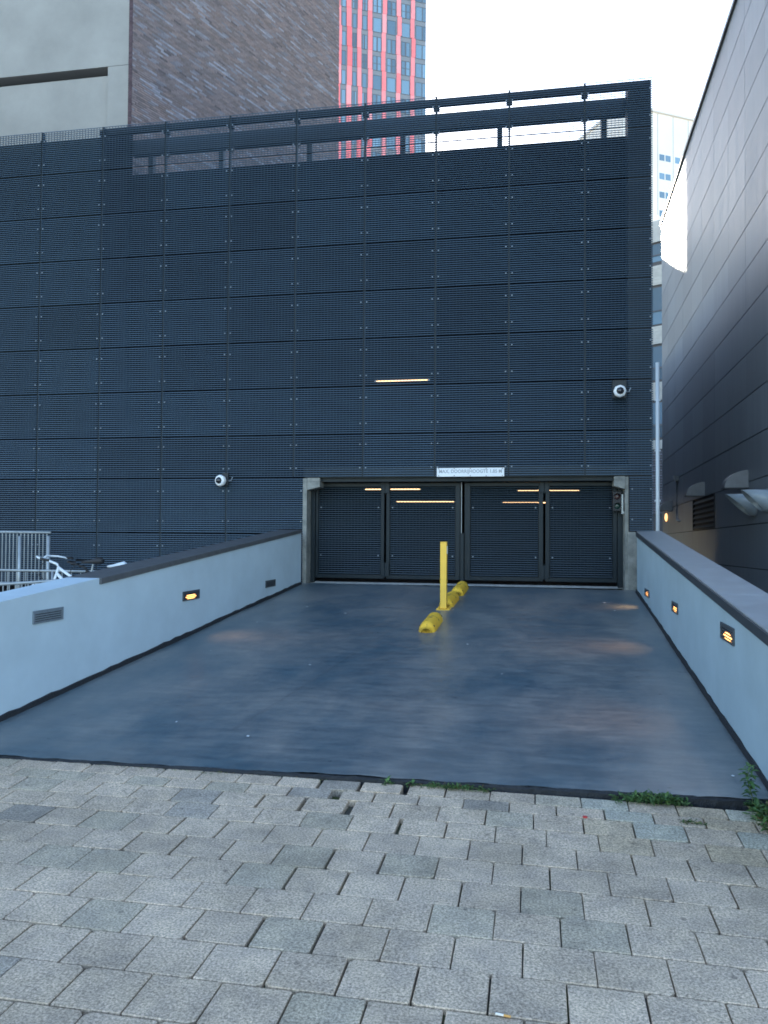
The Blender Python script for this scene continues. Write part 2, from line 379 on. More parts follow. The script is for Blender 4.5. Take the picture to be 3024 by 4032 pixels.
# the ramp's own frame: x across, a along (0 at the gate, negative towards the street), h above the ramp
AZ = R(2.9); TS = math.tan(R(4.62))
XR = Vector((math.cos(AZ), -math.sin(AZ), 0)); DR = Vector((math.sin(AZ), math.cos(AZ), 0))
def RP(p): return XR * p[0] + DR * p[1] + Vector((0, 0, p[1] * TS + p[2]))
def RPv(p): return RP(p)
# the grey cladded wall's frame: o out towards the ramp, a along, z up (its courses dip slightly)
XW, TW = 13.8, -0.0198
def RW(p): return XR * (XW - p[0]) + DR * p[1] + Vector((0, 0, p[1] * TW + p[2]))

# ------------------------------------------------------------------ ground, pavement, ramp
g = MB(); g.add([(-300, -300, -0.80), (300, -300, -0.80), (300, 400, -0.80), (-300, 400, -0.80)], [(0, 1, 2, 3)])
tag(g.build('ground', M['ground']), kind='structure')

rpth = MB(); rpth.box(-8, 4.84, -4.2, -0.06, -0.85, -0.55); tag(rpth.build('raised_path', M['ground']), kind='structure')
pv = MB(); pv.box(-6, 24, -22, -8.44, -0.796, -0.738)
PAV = tag(pv.build('pavement', M['bed']), 'grey concrete pavers laid in half bond in front of the ramp', kind='structure')

def paver_mesh(w, d, seed):
    q = random.Random(seed); b = 0.0035; h = 0.05
    x, y = w / 2, d / 2
    c = [(-x + q.uniform(0, .003), -y + q.uniform(0, .003)), (x - q.uniform(0, .003), -y + q.uniform(0, .003)), (x - q.uniform(0, .003), y - q.uniform(0, .003)), (-x + q.uniform(0, .003), y - q.uniform(0, .003))]
    ch = q.randrange(4); pts = []
    for i, (px, py) in enumerate(c):                      # one corner slightly chipped
        k = q.uniform(0.012, 0.022) if i == ch else 0.005
        nx, ny = c[(i + 1) % 4]; lx, ly = c[i - 1]
        a = Vector((lx - px, ly - py)).normalized() * k; e = Vector((nx - px, ny - py)).normalized() * k
        pts += [(px + a.x, py + a.y), (px + e.x, py + e.y)]
    n = 8; s = (x - b) / x
    vs = [Vector((p[0], p[1], -h)) for p in pts] + [Vector((p[0], p[1], -b * 0.7)) for p in pts] + [Vector((p[0] * s, p[1] * (y - b) / y, 0)) for p in pts]
    fs = [tuple(range(2 * n, 3 * n))]
    for j in range(2):
        fs += [(j * n + i, j * n + (i + 1) % n, (j + 1) * n + (i + 1) % n, (j + 1) * n + i) for i in range(n)]
    m = MB(); m.add(vs, fs); return m

ROWS = [-8.469, -8.628, -8.775, -8.984, -9.190, -9.440]
while ROWS[-1] > -14.0: ROWS.append(ROWS[-1] - 0.2475)
PW = 0.2775
def row_shift(x): return -0.012 * (x - 8.0) - 0.011 * max(0, x - 8.6) ** 2
def pav_z(y): return -0.715 + 0.045 * max(0, y + 9.2)
variants = {}
far = MB(); n_ind = 0
def in_view(x, y):
    p = Vector((x, y, -0.71)) - CAM; zc = p.dot(_F)
    if zc < 0.3: return False
    u = p.dot(_R) / zc * 2982.56 / 1512; v = p.dot(_U) / zc * 2982.56 / 2016
    return abs(u) < 1.14 and abs(v) < 1.08
gap_push = {(1, 8.16): 0.03, (2, 8.12): 0.045, (0, 8.4): 0.02}
for ri in range(len(ROWS) - 1):
    y1, y0 = ROWS[ri], ROWS[ri + 1]; dep = y1 - y0; ph = 7.72 if ri % 2 == 1 else 7.72 + PW / 2
    if ri == 2: ph = 8.205
    if ri == 1: ph = 8.065
    if ri == 0: ph = 8.222
    k0 = int((2.0 - ph) / PW); k1 = int((15.5 - ph) / PW)
    jit = rnd.uniform(-0.012, 0.012) if ri > 2 else 0
    for k in range(k0, k1):
        xc = ph + PW * (k + 0.5) + jit; yc = (y0 + y1) / 2 + row_shift(xc)
        if yc + dep / 2 > -8.452: yc = -8.452 - dep / 2
        joint_x = 0.003 + (0.004 if rnd.random() < 0.2 else 0); joint_y = 0.0055
        w = PW - joint_x
        if ri in (0, 1, 2) and 7.7 < xc < 8.7: w -= rnd.choice([0.0, 0.022, 0.012])
        elif rnd.random() < 0.10 and ri > 2 and 7.2 < xc < 8.6: w -= 0.016
        d = dep - joint_y; z = pav_z(yc) + rnd.uniform(-0.0012, 0.0012)
        v = rnd.uniform(0.92, 1.08); t = rnd.random()
        tone = (0.62 * v, 0.495 * v, 0.38 * v)
        if t < 0.05: tone = (0.42 * v, 0.36 * v, 0.30 * v)
        elif t < 0.20: tone = (0.54 * v, 0.455 * v, 0.35 * v)
        if ri <= 3 and 9.7 < xc < 10.6 and rnd.random() < 0.6: tone = (0.53, 0.49, 0.40) if rnd.random() < 0.5 else (0.60, 0.475, 0.34)
        slope = math.atan(0.045) if yc > -9.2 else 0
        loose = 0.018 if (ri <= 2 and 7.8 < xc < 8.8) else 0.003
        rot = (slope + rnd.uniform(-loose, loose) * 0.8, rnd.uniform(-loose, loose) * 0.8, -0.012 - 0.022 * max(0, xc - 8.6) + rnd.uniform(-0.0015, 0.0015) * (8 if loose > 0.01 else 1))
        for (gr, gx, gw) in ((1, 8.05, 0.055), (2, 8.205, 0.035), (0, 8.50, 0.028), (3, 8.59, 0.016)):
            if ri == gr and abs((xc - PW / 2) - gx) < 0.09: w -= gw; xc += gw / 2
        if in_view(xc, yc) and n_ind < 300:
            key = (round(w, 3), round(d, 3), rnd.randrange(4))
            if key not in variants: variants[key] = paver_mesh(w, d, len(variants)).mesh('paver', M['paver'])
            o = child('paver', variants[key], PAV, (xc, yc, z), rot); o.color = tone + (1,); n_ind += 1
        else:
            mtx = Matrix.Translation((xc, yc, z)) @ Matrix.Rotation(rot[2], 4, 'Z')
            far.box(-w / 2, w / 2, -d / 2, d / 2, -0.05, 0, tf=lambda p: mtx @ p, tone=tone)
o = far.build('outer_pavers', M['paver_far'], PAV); o['kind'] = 'stuff'

def add_child_struct(mb, name, m, parent, kind=None, **k):
    o = mb.build(name, m, parent, **k)
    if kind: o['kind'] = kind
    return o

XL, XRT = 5.44, 11.18
YF = -8.45                                   # front edge, parallel to the facade
def a_front(x): return (YF + math.sin(AZ) * x) / math.cos(AZ)
rp = MB(); NX, NY = 58, 92; vs = []
rr = random.Random(3)
for j in range(NY + 1):
    for i in range(NX + 1):
        x = XL - 0.02 + (XRT - XL + 0.04) * i / NX; a0 = a_front(x); a = a0 + (0.34 - a0) * j / NY
        h = 0.004 * math.sin(x * 2.1 + a * 1.3) + 0.003 * math.sin(x * 4.7 - a * 2.2 + 1) + rr.uniform(-0.0006, 0.0006)
        if a > -0.01: h -= (a + 0.01) * TS
        if j == 0: h -= 0.006 + 0.004 * math.sin(i * 1.7)
        vs.append(RP((x, a, h)))
rp.add(vs, [(j * (NX + 1) + i, j * (NX + 1) + i + 1, (j + 1) * (NX + 1) + i + 1, (j + 1) * (NX + 1) + i) for j in range(NY) for i in range(NX)])
RAMP = tag(rp.build('ramp', M['ramp'], smooth=True), 'dark blue coated ramp rising to the garage gates', kind='structure')
lip = MB(); n = 120; top = []; mid = []; bot = []
for i in range(n + 1):
    x = XL + (XRT - XL) * i / n; p = RP((x, a_front(x), 0))
    top.append(p + Vector((0, 0.004, -0.008 + rr.uniform(-.003, .003))))
    mid.append(p + Vector((0, -0.010 + rr.uniform(-.008, .004), -0.022 + rr.uniform(-.004, .004))))
    bot.append(Vector((p.x, p.y - 0.016 + rr.uniform(-.012, .006), -0.76)))
vs = top + mid + bot; m_ = n + 1
lip.add(vs, [(m_ * k + i + 1, m_ * k + i, m_ * (k + 1) + i, m_ * (k + 1) + i + 1) for k in range(2) for i in range(n)])
lip.build('ramp_edge', M['bitumen'], RAMP)
th = MB(); th.box(5.46, 8.30, 0.30, 0.42, -0.02, 0.012); th.box(8.33, 11.10, 0.30, 0.42, -0.02, 0.014)
th.build('threshold', M['threshold'], RAMP)
seam = MB()
for (pa, pb, ww) in (((8.20, -0.9), (7.40, -7.4), 0.0025),):
    N = 40; L = []; RR_ = []
    for i in range(N + 1):
        f = i / N; x = pa[0] + (pb[0] - pa[0]) * f + 0.02 * math.sin(f * 9); a = pa[1] + (pb[1] - pa[1]) * f
        L.append(RP((x - ww, a, 0.0115))); RR_.append(RP((x + ww, a, 0.0115)))
    seam.add(L + RR_, [(i, N + 1 + i, N + 2 + i, i + 1) for i in range(N)])
seam.build('coating_joint', M['hood'], RAMP)

# ------------------------------------------------------------------ ramp side walls
def ramp_wall(name, label, xin, xout, m, a0):
    w = thing(name, label, 'wall', RP((xin, -4, 0)))
    b = MB(); b.box(min(xin, xout), max(xin, xout), a0, 0.02 if xin < 8 else -0.03, -1.1, 0.0, tf=lambda p: RP((p.x, p.y, p.z if p.z < -0.5 else 0.915)))
    b.build('wall_body', m, w)
    return w
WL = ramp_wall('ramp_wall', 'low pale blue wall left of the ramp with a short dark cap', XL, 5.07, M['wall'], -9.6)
up = MB(); up.box(5.07, XL, -9.6, -6.160, 0.9152, 0.978, tf=lambda p: RP((p.x, p.y, p.z)))
up.build('bare_wall_top', M['wall'], WL)
e = [-6.156, -4.10, -2.05, 0.0]
for i in range(3):
    c = MB(); c.box(5.045, XL + 0.018, e[i] + 0.003, e[i + 1] - 0.003, 0.9155, 0.976, tf=lambda p: RP((p.x, p.y, p.z)))
    c.build('cap_stone', M['cap'], WL, bevel=0.004)
sk = MB(); sk.box(XL, XL + 0.014, -8.15, 0.0, 0.0, 0.055, tf=lambda p: RP((p.x, p.y, p.z + (0.008 * math.sin(p.y * 2) if p.z > 0.01 else -0.05))))
def skirt(x0, x1, parent):
    s = MB(); N = 60; q = random.Random(int(x0 * 10)); prev = None
    vs = []
    for i in range(N + 1):
        a = -8.1 + 8.1 * i / N; h = 0.045 + q.uniform(-.007, .009); wv = q.uniform(0, .004)
        sg = 1 if x1 > x0 else -1
        vs += [RP((x0, a, h)), RP((x1 + sg * wv, a, h - 0.006)), RP((x1 + sg * (wv + 0.012), a, -0.02))]
    s.add(vs, [q_ for i in range(N) for q_ in ((3 * i, 3 * i + 1, 3 * i + 4, 3 * i + 3), (3 * i + 1, 3 * i + 2, 3 * i + 5, 3 * i + 4))])
    s.build('bitumen_skirting', M['bitumen'], parent)
skirt(XL + 0.001, XL + 0.012, WL)
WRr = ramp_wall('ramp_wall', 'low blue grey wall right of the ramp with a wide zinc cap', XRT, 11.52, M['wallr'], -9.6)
skirt(XRT - 0.001, XRT - 0.012, WRr)
e = [-9.6, -8.0, -6.35, -4.65, -2.95, -1.3, -0.03]
for i in range(6):
    c = MB(); c.box(XRT - 0.005, 11.55, e[i] + 0.0025, e[i + 1] - 0.0025, 0.9155, 0.985, tf=lambda p: RP((p.x, p.y, p.z + (0.008 if p.x > 11.3 else 0))))
    c.build('cap_sheet', M['capr'], WRr, bevel=0.003)
c = MB(); c.box(XRT - 0.022, XRT - 0.006, -9.6, -0.05, 0.905, 0.975, tf=lambda p: RP((p.x, p.y, p.z)))
c.build('cap_edge', M['capedge'], WRr)

def wall_lamp(side, a0, a1, z_lo, z_hi, lit, label, pale=False):
    """brick light let into a ramp wall: frame, louvres, glass"""
    xw = XL if side < 0 else XRT; s = 1 if side < 0 else -1
    ac = (a0 + a1) / 2; t = thing('wall_lamp', label, 'wall lamp', RP((xw, ac, (z_lo + z_hi) / 2 - ac * TS)), group='louvred lamps in the ramp walls')
    tf = lambda p: XR * (xw + s * p.x) + DR * p.y + Vector((0, 0, p.z))
    fm = M['lampframe_pale'] if pale else M['lampframe']; b = 0.018; L = a1 - a0
    f = MB()
    f.box(0.001, 0.014, a0, a1, z_hi - b, z_hi, tf); f.box(0.001, 0.014, a0, a1, z_lo, z_lo + b, tf)
    f.box(0.001, 0.014, a0, a0 + b * 1.3, z_lo + b, z_hi - b, tf); f.box(0.001, 0.014, a1 - b * 1.3, a1, z_lo + b, z_hi - b, tf)
    f.build('frame', fm, t, bevel=0.002)
    gl = MB(); gl.box(0.0015, 0.0035, a0 + b * 1.3, a1 - b * 1.3, z_lo + b, z_hi - b, tf)
    gl.build('glass', M['dark_glass'], t)
    if lit:
        gw = MB(); gw.sphere((0.003, ac, z_lo + 0.042), 1.0, 14, 8, tf, sc=(0.0035, L * 0.33, 0.030)); gw.build('bulb_glow', M['warm'], t)
        ld = bpy.data.lights.new('lamp_light', 'AREA'); ld.shape = 'RECTANGLE'; ld.size = 0.22; ld.size_y = 0.05; ld.energy = 0.32; ld.color = (1.0, 0.50, 0.20); ld.spread = R(75)
        lo = bpy.data.objects.new('lamp_light', ld); COL.objects.link(lo); lo.parent = t
        lo.matrix_parent_inverse = WM[t].inverted()
        lo.matrix_basis = Matrix.Translation(tf(Vector((0.018, ac, z_lo + 0.05)))) @ (-(XR * s * 0.86 - Vector((0, 0, 0.5)))).to_track_quat('Z', 'Y').to_matrix().to_4x4()
    N = 4; me = None
    for i in range(N):
        z = z_lo + b + (z_hi - z_lo - 2 * b) * (i + 0.75) / N
        sl = MB(); sl.box(0.007, 0.013, a0 + b * 1.3, a1 - b * 1.3, z - 0.007, z + 0.004, tf); sl.build('louvre', fm, t)
wall_lamp(-1, -7.15, -6.735, 0.137, 0.252, False, 'unlit pale louvred lamp low in the left wall nearest the street', True)
wall_lamp(-1, -4.42, -3.98, 0.092, 0.207, True, 'lit louvred lamp in the left wall, between two unlit ones')
wall_lamp(-1, -1.70, -1.275, 0.056, 0.168, False, 'unlit dark louvred lamp in the left wall beside the gate')
wall_lamp(1, -1.66, -1.19, 0.040, 0.147, True, 'small lit lamp in the right wall closest to the gate')
wall_lamp(1, -4.21, -3.81, 0.080, 0.197, True, 'lit lamp in the right wall, middle one of three')
wall_lamp(1, -6.84, -6.39, 0.129, 0.260, True, 'largest lit lamp in the right wall, nearest the street')

# ------------------------------------------------------------------ car park building
CP = thing('car_park', 'tall car park clad in dark blue steel gratings with folding gates at its foot', 'car park', (6, 2, 0))
ZT = 8.80; H = 0.8696; PU = 1.3; PITCH = 0.0395
panel_cache = {}
def slat_mb(w, h, pitch=PITCH, off=0.020):
    m = MB(); n = int(round((h - 2 * off) / pitch)) + 1; z0 = off; pitch = (h - 2 * off) / (n - 1)
    for i in range(n):
        z = z0 + i * pitch                        # leaning blade: top edge further back
        prof = [(-0.0085, -0.009), (0.0, 0.0085), (0.003, 0.0070), (-0.0045, -0.0105)]
        vs = [Vector((x, y, z + dz)) for x in (0.004, w - 0.004) for y, dz in prof]
        m.add(vs, [(0, 4, 5, 1), (1, 5, 6, 2), (2, 6, 7, 3), (3, 7, 4, 0), (0, 1, 2, 3), (7, 6, 5, 4)])
    return m
def grating(parent, x, y, z, w, h, slat_mat='slat', bolts=True, name='grating_panel'):
    key = (round(w, 3), round(h, 3), slat_mat)
    if key not in panel_cache:
        b = MB(); nb = max(2, int(round(w / 0.0605))); bw = 0.0035
        for i in range(nb + 1):
            xx = 0.006 + (w - 0.012) * i / nb
            b.box(xx - bw / 2, xx + bw / 2, 0.007, 0.021, 0.006, h - 0.006)
        bm = b.mesh(name, M['steel_dark'])
        sm = slat_mb(w, h).mesh('slats', M[slat_mat])
        q = MB()
        for fx in (0.046, w - 0.046):
            for fz in (0.215, 0.765):
                zz = h * fz; c = 0.011
                q.add([(fx + c * math.cos(k * math.pi / 3), -0.014, zz + c * math.sin(k * math.pi / 3)) for k in range(6)] +
                      [(fx + 1.4 * c * math.cos(k * math.pi / 3), -0.006, zz + 1.4 * c * math.sin(k * math.pi / 3)) for k in range(6)],
                      [(5, 4, 3, 2, 1, 0)] + [(k, (k + 1) % 6, 6 + (k + 1) % 6, 6 + k) for k in range(6)])
        panel_cache[key] = (bm, sm, q.mesh('bolts', M['bolt']))
    bm, sm, qm = panel_cache[key]
    L = WM[parent].inverted() @ Vector((x, y, z))
    o = child(name, bm, parent, L)
    s = child('slats', sm, o); s['kind'] = 'stuff'
    if bolts: q = child('bolts', qm, o); q['kind'] = 'stuff'
    return o
G = 0.008
def panel(x0, x1, z0, z1, bolts=True):
    dy = rnd.uniform(-0.003, 0.003)
    return grating(CP, x0 + G, dy, z0 + 0.007, x1 - x0 - 2 * G, z1 - z0 - 0.014, bolts=bolts)
for u in range(-3, 9):
    x0 = PU * u; x1 = PU * (u + 1) if u < 8 else 11.535
    for r in range(7): panel(x0, x1, ZT - H * (r + 1), ZT - H * r)
    panel(x0, x1, 1.93, ZT - H * 7)
for u in range(-3, 4):
    x0 = PU * u; x1 = PU * (u + 1) if u < 3 else 5.405
    panel(x0, x1, 0.898, 1.93); panel(x0, x1, -0.135, 0.898)
panel(11.125, 11.535, 0.975, 1.93)
po = MB(); po.box(-0.016, 0.016, 0.0, 0.05, 0, 1)
for u in range(-2, 9):
    b = MB(); x = PU * u; z0 = -0.75 if u < 4 else 1.95
    b.box(x - 0.017, x + 0.017, 0.012, 0.075, z0, ZT - 0.01); b.build('mounting_post', M['post'], CP)
    for z in (8.60, 8.18):
        k = MB(); k.box(x - 0.055, x + 0.055, 0.03, 0.11, z - 0.03, z + 0.03); k.box(x - 0.02, x + 0.02, 0.02, 0.13, z - 0.055, z + 0.05)
        k.build('rail_bracket', M['steel_dark'], CP)
b = MB(); b.box(1.30, 11.50, 0.08, 0.15, 8.665, 8.785); b.build('top_rail', M['steel_dark'], CP)
b = MB(); b.box(1.62, 11.5, 0.55, 0.67, 8.475, 8.775); b.build('guard_beam', M['steel_dark'], CP)
b = MB(); b.box(1.62, 11.5, 0.60, 0.625, 8.262, 8.278); b.build('guard_wire', M['steel_dark'], CP)
for x in (1.95, 3.45, 5.26, 7.09, 8.92, 10.80):
    b = MB(); b.box(x - 0.05, x + 0.05, 0.69, 0.79, 7.9, 8.60); b.build('guard_post', M['steel_dark'], CP)
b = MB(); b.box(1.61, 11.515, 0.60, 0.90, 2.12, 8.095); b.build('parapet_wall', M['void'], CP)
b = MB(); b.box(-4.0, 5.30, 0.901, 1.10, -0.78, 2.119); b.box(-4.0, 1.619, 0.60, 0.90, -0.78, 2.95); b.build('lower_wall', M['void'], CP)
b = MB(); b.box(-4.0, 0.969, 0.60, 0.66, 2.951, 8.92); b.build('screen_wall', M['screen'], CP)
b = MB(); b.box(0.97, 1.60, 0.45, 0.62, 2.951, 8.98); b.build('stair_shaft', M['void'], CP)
b = MB(); b.box(11.13, 11.52, 0.10, 0.42, 0.98, ZT - 0.005); b.build('corner_closure', M['steel_dark'], CP)
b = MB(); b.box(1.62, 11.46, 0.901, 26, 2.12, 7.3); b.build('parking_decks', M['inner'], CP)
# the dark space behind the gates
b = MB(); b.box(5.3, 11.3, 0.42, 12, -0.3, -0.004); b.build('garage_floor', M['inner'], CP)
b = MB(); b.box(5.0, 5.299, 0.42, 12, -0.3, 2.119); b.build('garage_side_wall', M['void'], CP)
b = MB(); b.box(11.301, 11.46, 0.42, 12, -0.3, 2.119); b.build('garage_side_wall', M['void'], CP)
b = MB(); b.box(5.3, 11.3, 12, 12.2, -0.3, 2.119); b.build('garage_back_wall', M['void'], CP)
b = MB(); b.box(5.46, 11.11, 0.10, 0.55, 1.855, 2.118); b.box(5.40, 11.13, 0.02, 0.099, 1.925, 2.118); b.build('lintel', M['gate'], CP)
# concrete columns and corbels of the gateway
b = MB(); b.box(5.385, 5.462, -0.01, 0.55, -0.3, 1.915); b.build('concrete_column', M['concrete'], CP, bevel=0.006)
b = MB(); b.box(11.108, 11.275, -0.02, 0.10, -0.3, 0.972); b.build('concrete_column', M['concrete'], CP, bevel=0.006)
b = MB(); b.box(11.066, 11.122, 0.03, 0.55, -0.3, 1.915); b.build('concrete_jamb', M['concrete'], CP)
for x0, x1, s in ((5.463, 5.70, 1), (10.885, 11.065, -1)):
    b = MB(); zl, zr = (1.70, 1.755) if s > 0 else (1.755, 1.70)
    b.box(x0, x1, 0.0, 0.30, 0, 1, tf=lambda p: Vector((p.x, p.y, 1.853 if p.z > .5 else (zl if p.x < (x0 + x1) / 2 else zr))))
    b.box(x0, x1, 0.0, 0.098, 1.854, 1.922); b.build('corbel', M['concrete'], CP, bevel=0.005)

# folding gates: each leaf a frame with a slatted infill
def gate(label, post_x, leaves, mid_x):
    t = thing('folding_gate', label, 'gate', ((leaves[0][0] + leaves[-1][3]) / 2, 0.3, 0.0), group='folding gates of the car park')
    b = MB(); b.box(post_x[0], post_x[1], 0.27, 0.42, 0.0, 1.852); b.build('gate_post', M['gate'], t, bevel=0.004)
    for (xa, xb, xc, xd) in leaves:
        f = MB(); y0, y1 = 0.30, 0.36
        f.box(xa, xb, y0, y1, 0.085, 1.84); f.box(xc, xd, y0, y1, 0.085, 1.84)
        f.box(xb, xc, y0, y1, 0.085, 0.155); f.box(xb, xc, y0, y1, 1.775, 1.84)
        lf = f.build('gate_leaf', M['gate'], t, bevel=0.003)
        grating(lf, xb + 0.004, 0.325, 0.160, xc - xb - 0.008, 1.61, 'gate_slat', True, 'leaf_grating')
    for z in (0.13, 1.66):
        h = MB(); h.box(mid_x - 0.075, mid_x - 0.008, 0.275, 0.299, z, z + 0.24); h.box(mid_x + 0.008, mid_x + 0.075, 0.275, 0.299, z, z + 0.24)
        h.tube([(mid_x, 0.285, z - 0.02), (mid_x, 0.285, z + 0.26)], 0.009, 8); h.build('hinge', M['gate'], t)
    return t
gate('left pair of dark slatted folding gate leaves, behind the yellow post', (5.468, 5.545), [(5.552, 5.60, 6.786, 6.846), (6.886, 6.95, 8.152, 8.236)], 6.866)
gate('right pair of dark slatted folding gate leaves, next to the traffic light', (10.975, 11.062), [(8.318, 8.418, 9.626, 9.706), (9.746, 9.818, 10.90, 10.968)], 9.726)
t = thing('closing_post', 'short dark steel post between the two gates with a rod above', 'post', (8.277, 0.29, 0))
b = MB(); b.box(8.244, 8.310, 0.255, 0.33, 0.0, 0.93); b.build('post_body', M['gate'], t, bevel=0.004)
b = MB(); b.tube([(8.262, 0.30, 0.93), (8.262, 0.30, 1.85)], 0.008, 8); b.build('locking_rod', M['galv'], t)

# warm tube lights inside the garage and one behind the screen
def tube_light(x0, x1, y, z, label, r=0.009):
    t = thing('tube_light', label, 'lamp', ((x0 + x1) / 2, y, z), group='tube lights behind the gratings')
    b = MB(); b.tube([(x0, y, z), (x1, y, z)], r, 8); b.build('tube', M['tube'], t)
    h = MB(); h.box(x0 - 0.03, x1 + 0.03, y - 0.03, y + 0.05, z + r + 0.004, z + r + 0.05); h.build('housing', M['steel_dark'], t)
    for xx in (x0, x1):
        k = MB(); k.box(xx - 0.028, xx + 0.006 if xx == x0 else xx + 0.028, y - r, y + r, z - r, z + r) if xx == x0 else k.box(xx - 0.004, xx + 0.028, y - r, y + r, z - r, z + r)
        k.build('end_cap', M['white'], t)
tube_light(6.05, 7.24, 2.5, 1.845, 'upper warm tube light shining through the left gate')
tube_light(6.42, 7.80, 4.5, 1.66, 'lower warm tube light shining through the left gate')
tube_light(9.27, 10.51, 2.5, 1.815, 'upper warm tube light shining through the right gate')
tube_light(8.96, 9.86, 2.5, 1.560, 'lower warm tube light shining through the right gate')
tube_light(6.66, 7.63, 0.42, 3.742, 'warm tube light glowing through the facade grating above the gates', 0.014)

# ------------------------------------------------------------------ pale building and brick building behind
PB = thing('office_building', 'pale rendered building rising behind the left end of the grating', 'building', (-4, 4, -0.8))
b = MB(); b.box(-14, 0.995, 1.5, 2.2, 10.975, 34); b.build('upper_wall', M['pale'], PB)
b = MB(); b.box(0.512, 0.995, 1.5, 2.2, -0.78, 10.965); b.build('corner_pier', M['pale'], PB)
b = MB(); b.box(-14, 0.511, 1.59, 2.2, -0.78, 10.825); b.build('recessed_wall', M['pale'], PB)
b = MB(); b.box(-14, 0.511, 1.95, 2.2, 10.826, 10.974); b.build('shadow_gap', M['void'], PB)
b = MB(); b.box(-14, 0.99, 2.201, 14, -0.78, 33.5); b.build('rear_body', M['pale'], PB)

BB = thing('brick_building', 'dark purple brick building with pale streaked bricks beside the pale one', 'building', (4, 10, -0.8))
BD = Vector((0.3955, 0.9185, 0)); BN = Vector((0.9185, -0.3955, 0)); B0 = Vector((1.08, 1.485, 0)); BL = 7.43
bt = lambda p: B0 + BD * p.x + BN * p.y + Vector((0, 0, p.z))
b = MB(); b.prism([(1.0, 1.545), (1.06, 1.505)] + [tuple((B0 + BD * BL - BN * 0.02)[:2]), tuple((B0 + BD * BL - BN * 9)[:2]), (1.0, 9.0)][0:3], -0.78, 34, lambda p: p)
b.build('wall_core', M['mortar'], BB)
ch, cl = 0.0505, 0.215
bricks = MB(); singles = []
def brick_tone():
    t = rnd.random(); v = rnd.uniform(0.95, 1.4)
    if t < 0.55: return (0.195 * v, 0.148 * v, 0.140 * v)
    if t < 0.80: return (0.215 * v, 0.155 * v, 0.140 * v)
    if t < 0.93: return (0.21 * v, 0.185 * v, 0.195 * v)
    return (0.135 * v, 0.105 * v, 0.105 * v)
nc = int((18.2 - 7.6) / ch)
for c in range(nc):
    z = 7.6 + c * ch; off = (c * 0.37 % 1) * cl; run = 0; nb = int(BL / cl) + 2
    for i in range(-1, nb):
        x0 = max(0.0, i * cl + off + 0.004); x1 = min(BL, (i + 1) * cl + off - 0.004)
        if x1 - x0 < 0.03: continue
        if run > 0: run -= 1; tn = (lambda k: (0.33 * k, 0.305 * k, 0.33 * k))(rnd.uniform(.7, 1.1))
        else:
            tn = brick_tone()
            if rnd.random() < 0.05: run = rnd.choice([1, 1, 1, 2, 2, 3, 4])
        py = rnd.uniform(0, 0.006)
        singles.append((x0, x1, z, py, tn))
# nearest, largest ones in the photograph as single bricks, the others joined
vis = sorted(singles, key=lambda s: (B0 + BD * s[0] + Vector((0, 0, s[2])) - CAM).length if s[2] > 8.75 else 1e9)
chosen = set(id(s) for s in vis[:290]); brick_meshes = {}
for s in singles:
    x0, x1, z, py, tn = s
    if id(s) in chosen:
        key = round(x1 - x0, 2)
        if key not in brick_meshes:
            q = MB(); q.box(0, key, -0.05, 0.0, 0.004, ch - 0.004, tf=lambda p: BD * p.x + BN * p.y + Vector((0, 0, p.z))); brick_meshes[key] = q.mesh('brick', M['brick_one'])
        o = child('brick', brick_meshes[key], BB, WM[BB].inverted() @ bt(Vector((x0, py, z)))); o.color = tn + (1,)
    else:
        bricks.box(x0, x1, -0.05, py, z + 0.004, z + ch - 0.004, tf=bt, tone=tn)
for c in range(nc):
    z = 7.6 + c * ch; k = rnd.uniform(.7, 1.1)
    bricks.box(1.001, 1.085, 1.478 + rnd.uniform(0, .003), 1.54, z + 0.004, z + ch - 0.004, tone=(0.10 * k, 0.065 * k, 0.075 * k))
o = bricks.build('brickwork', M['brick'], BB); o['kind'] = 'stuff'

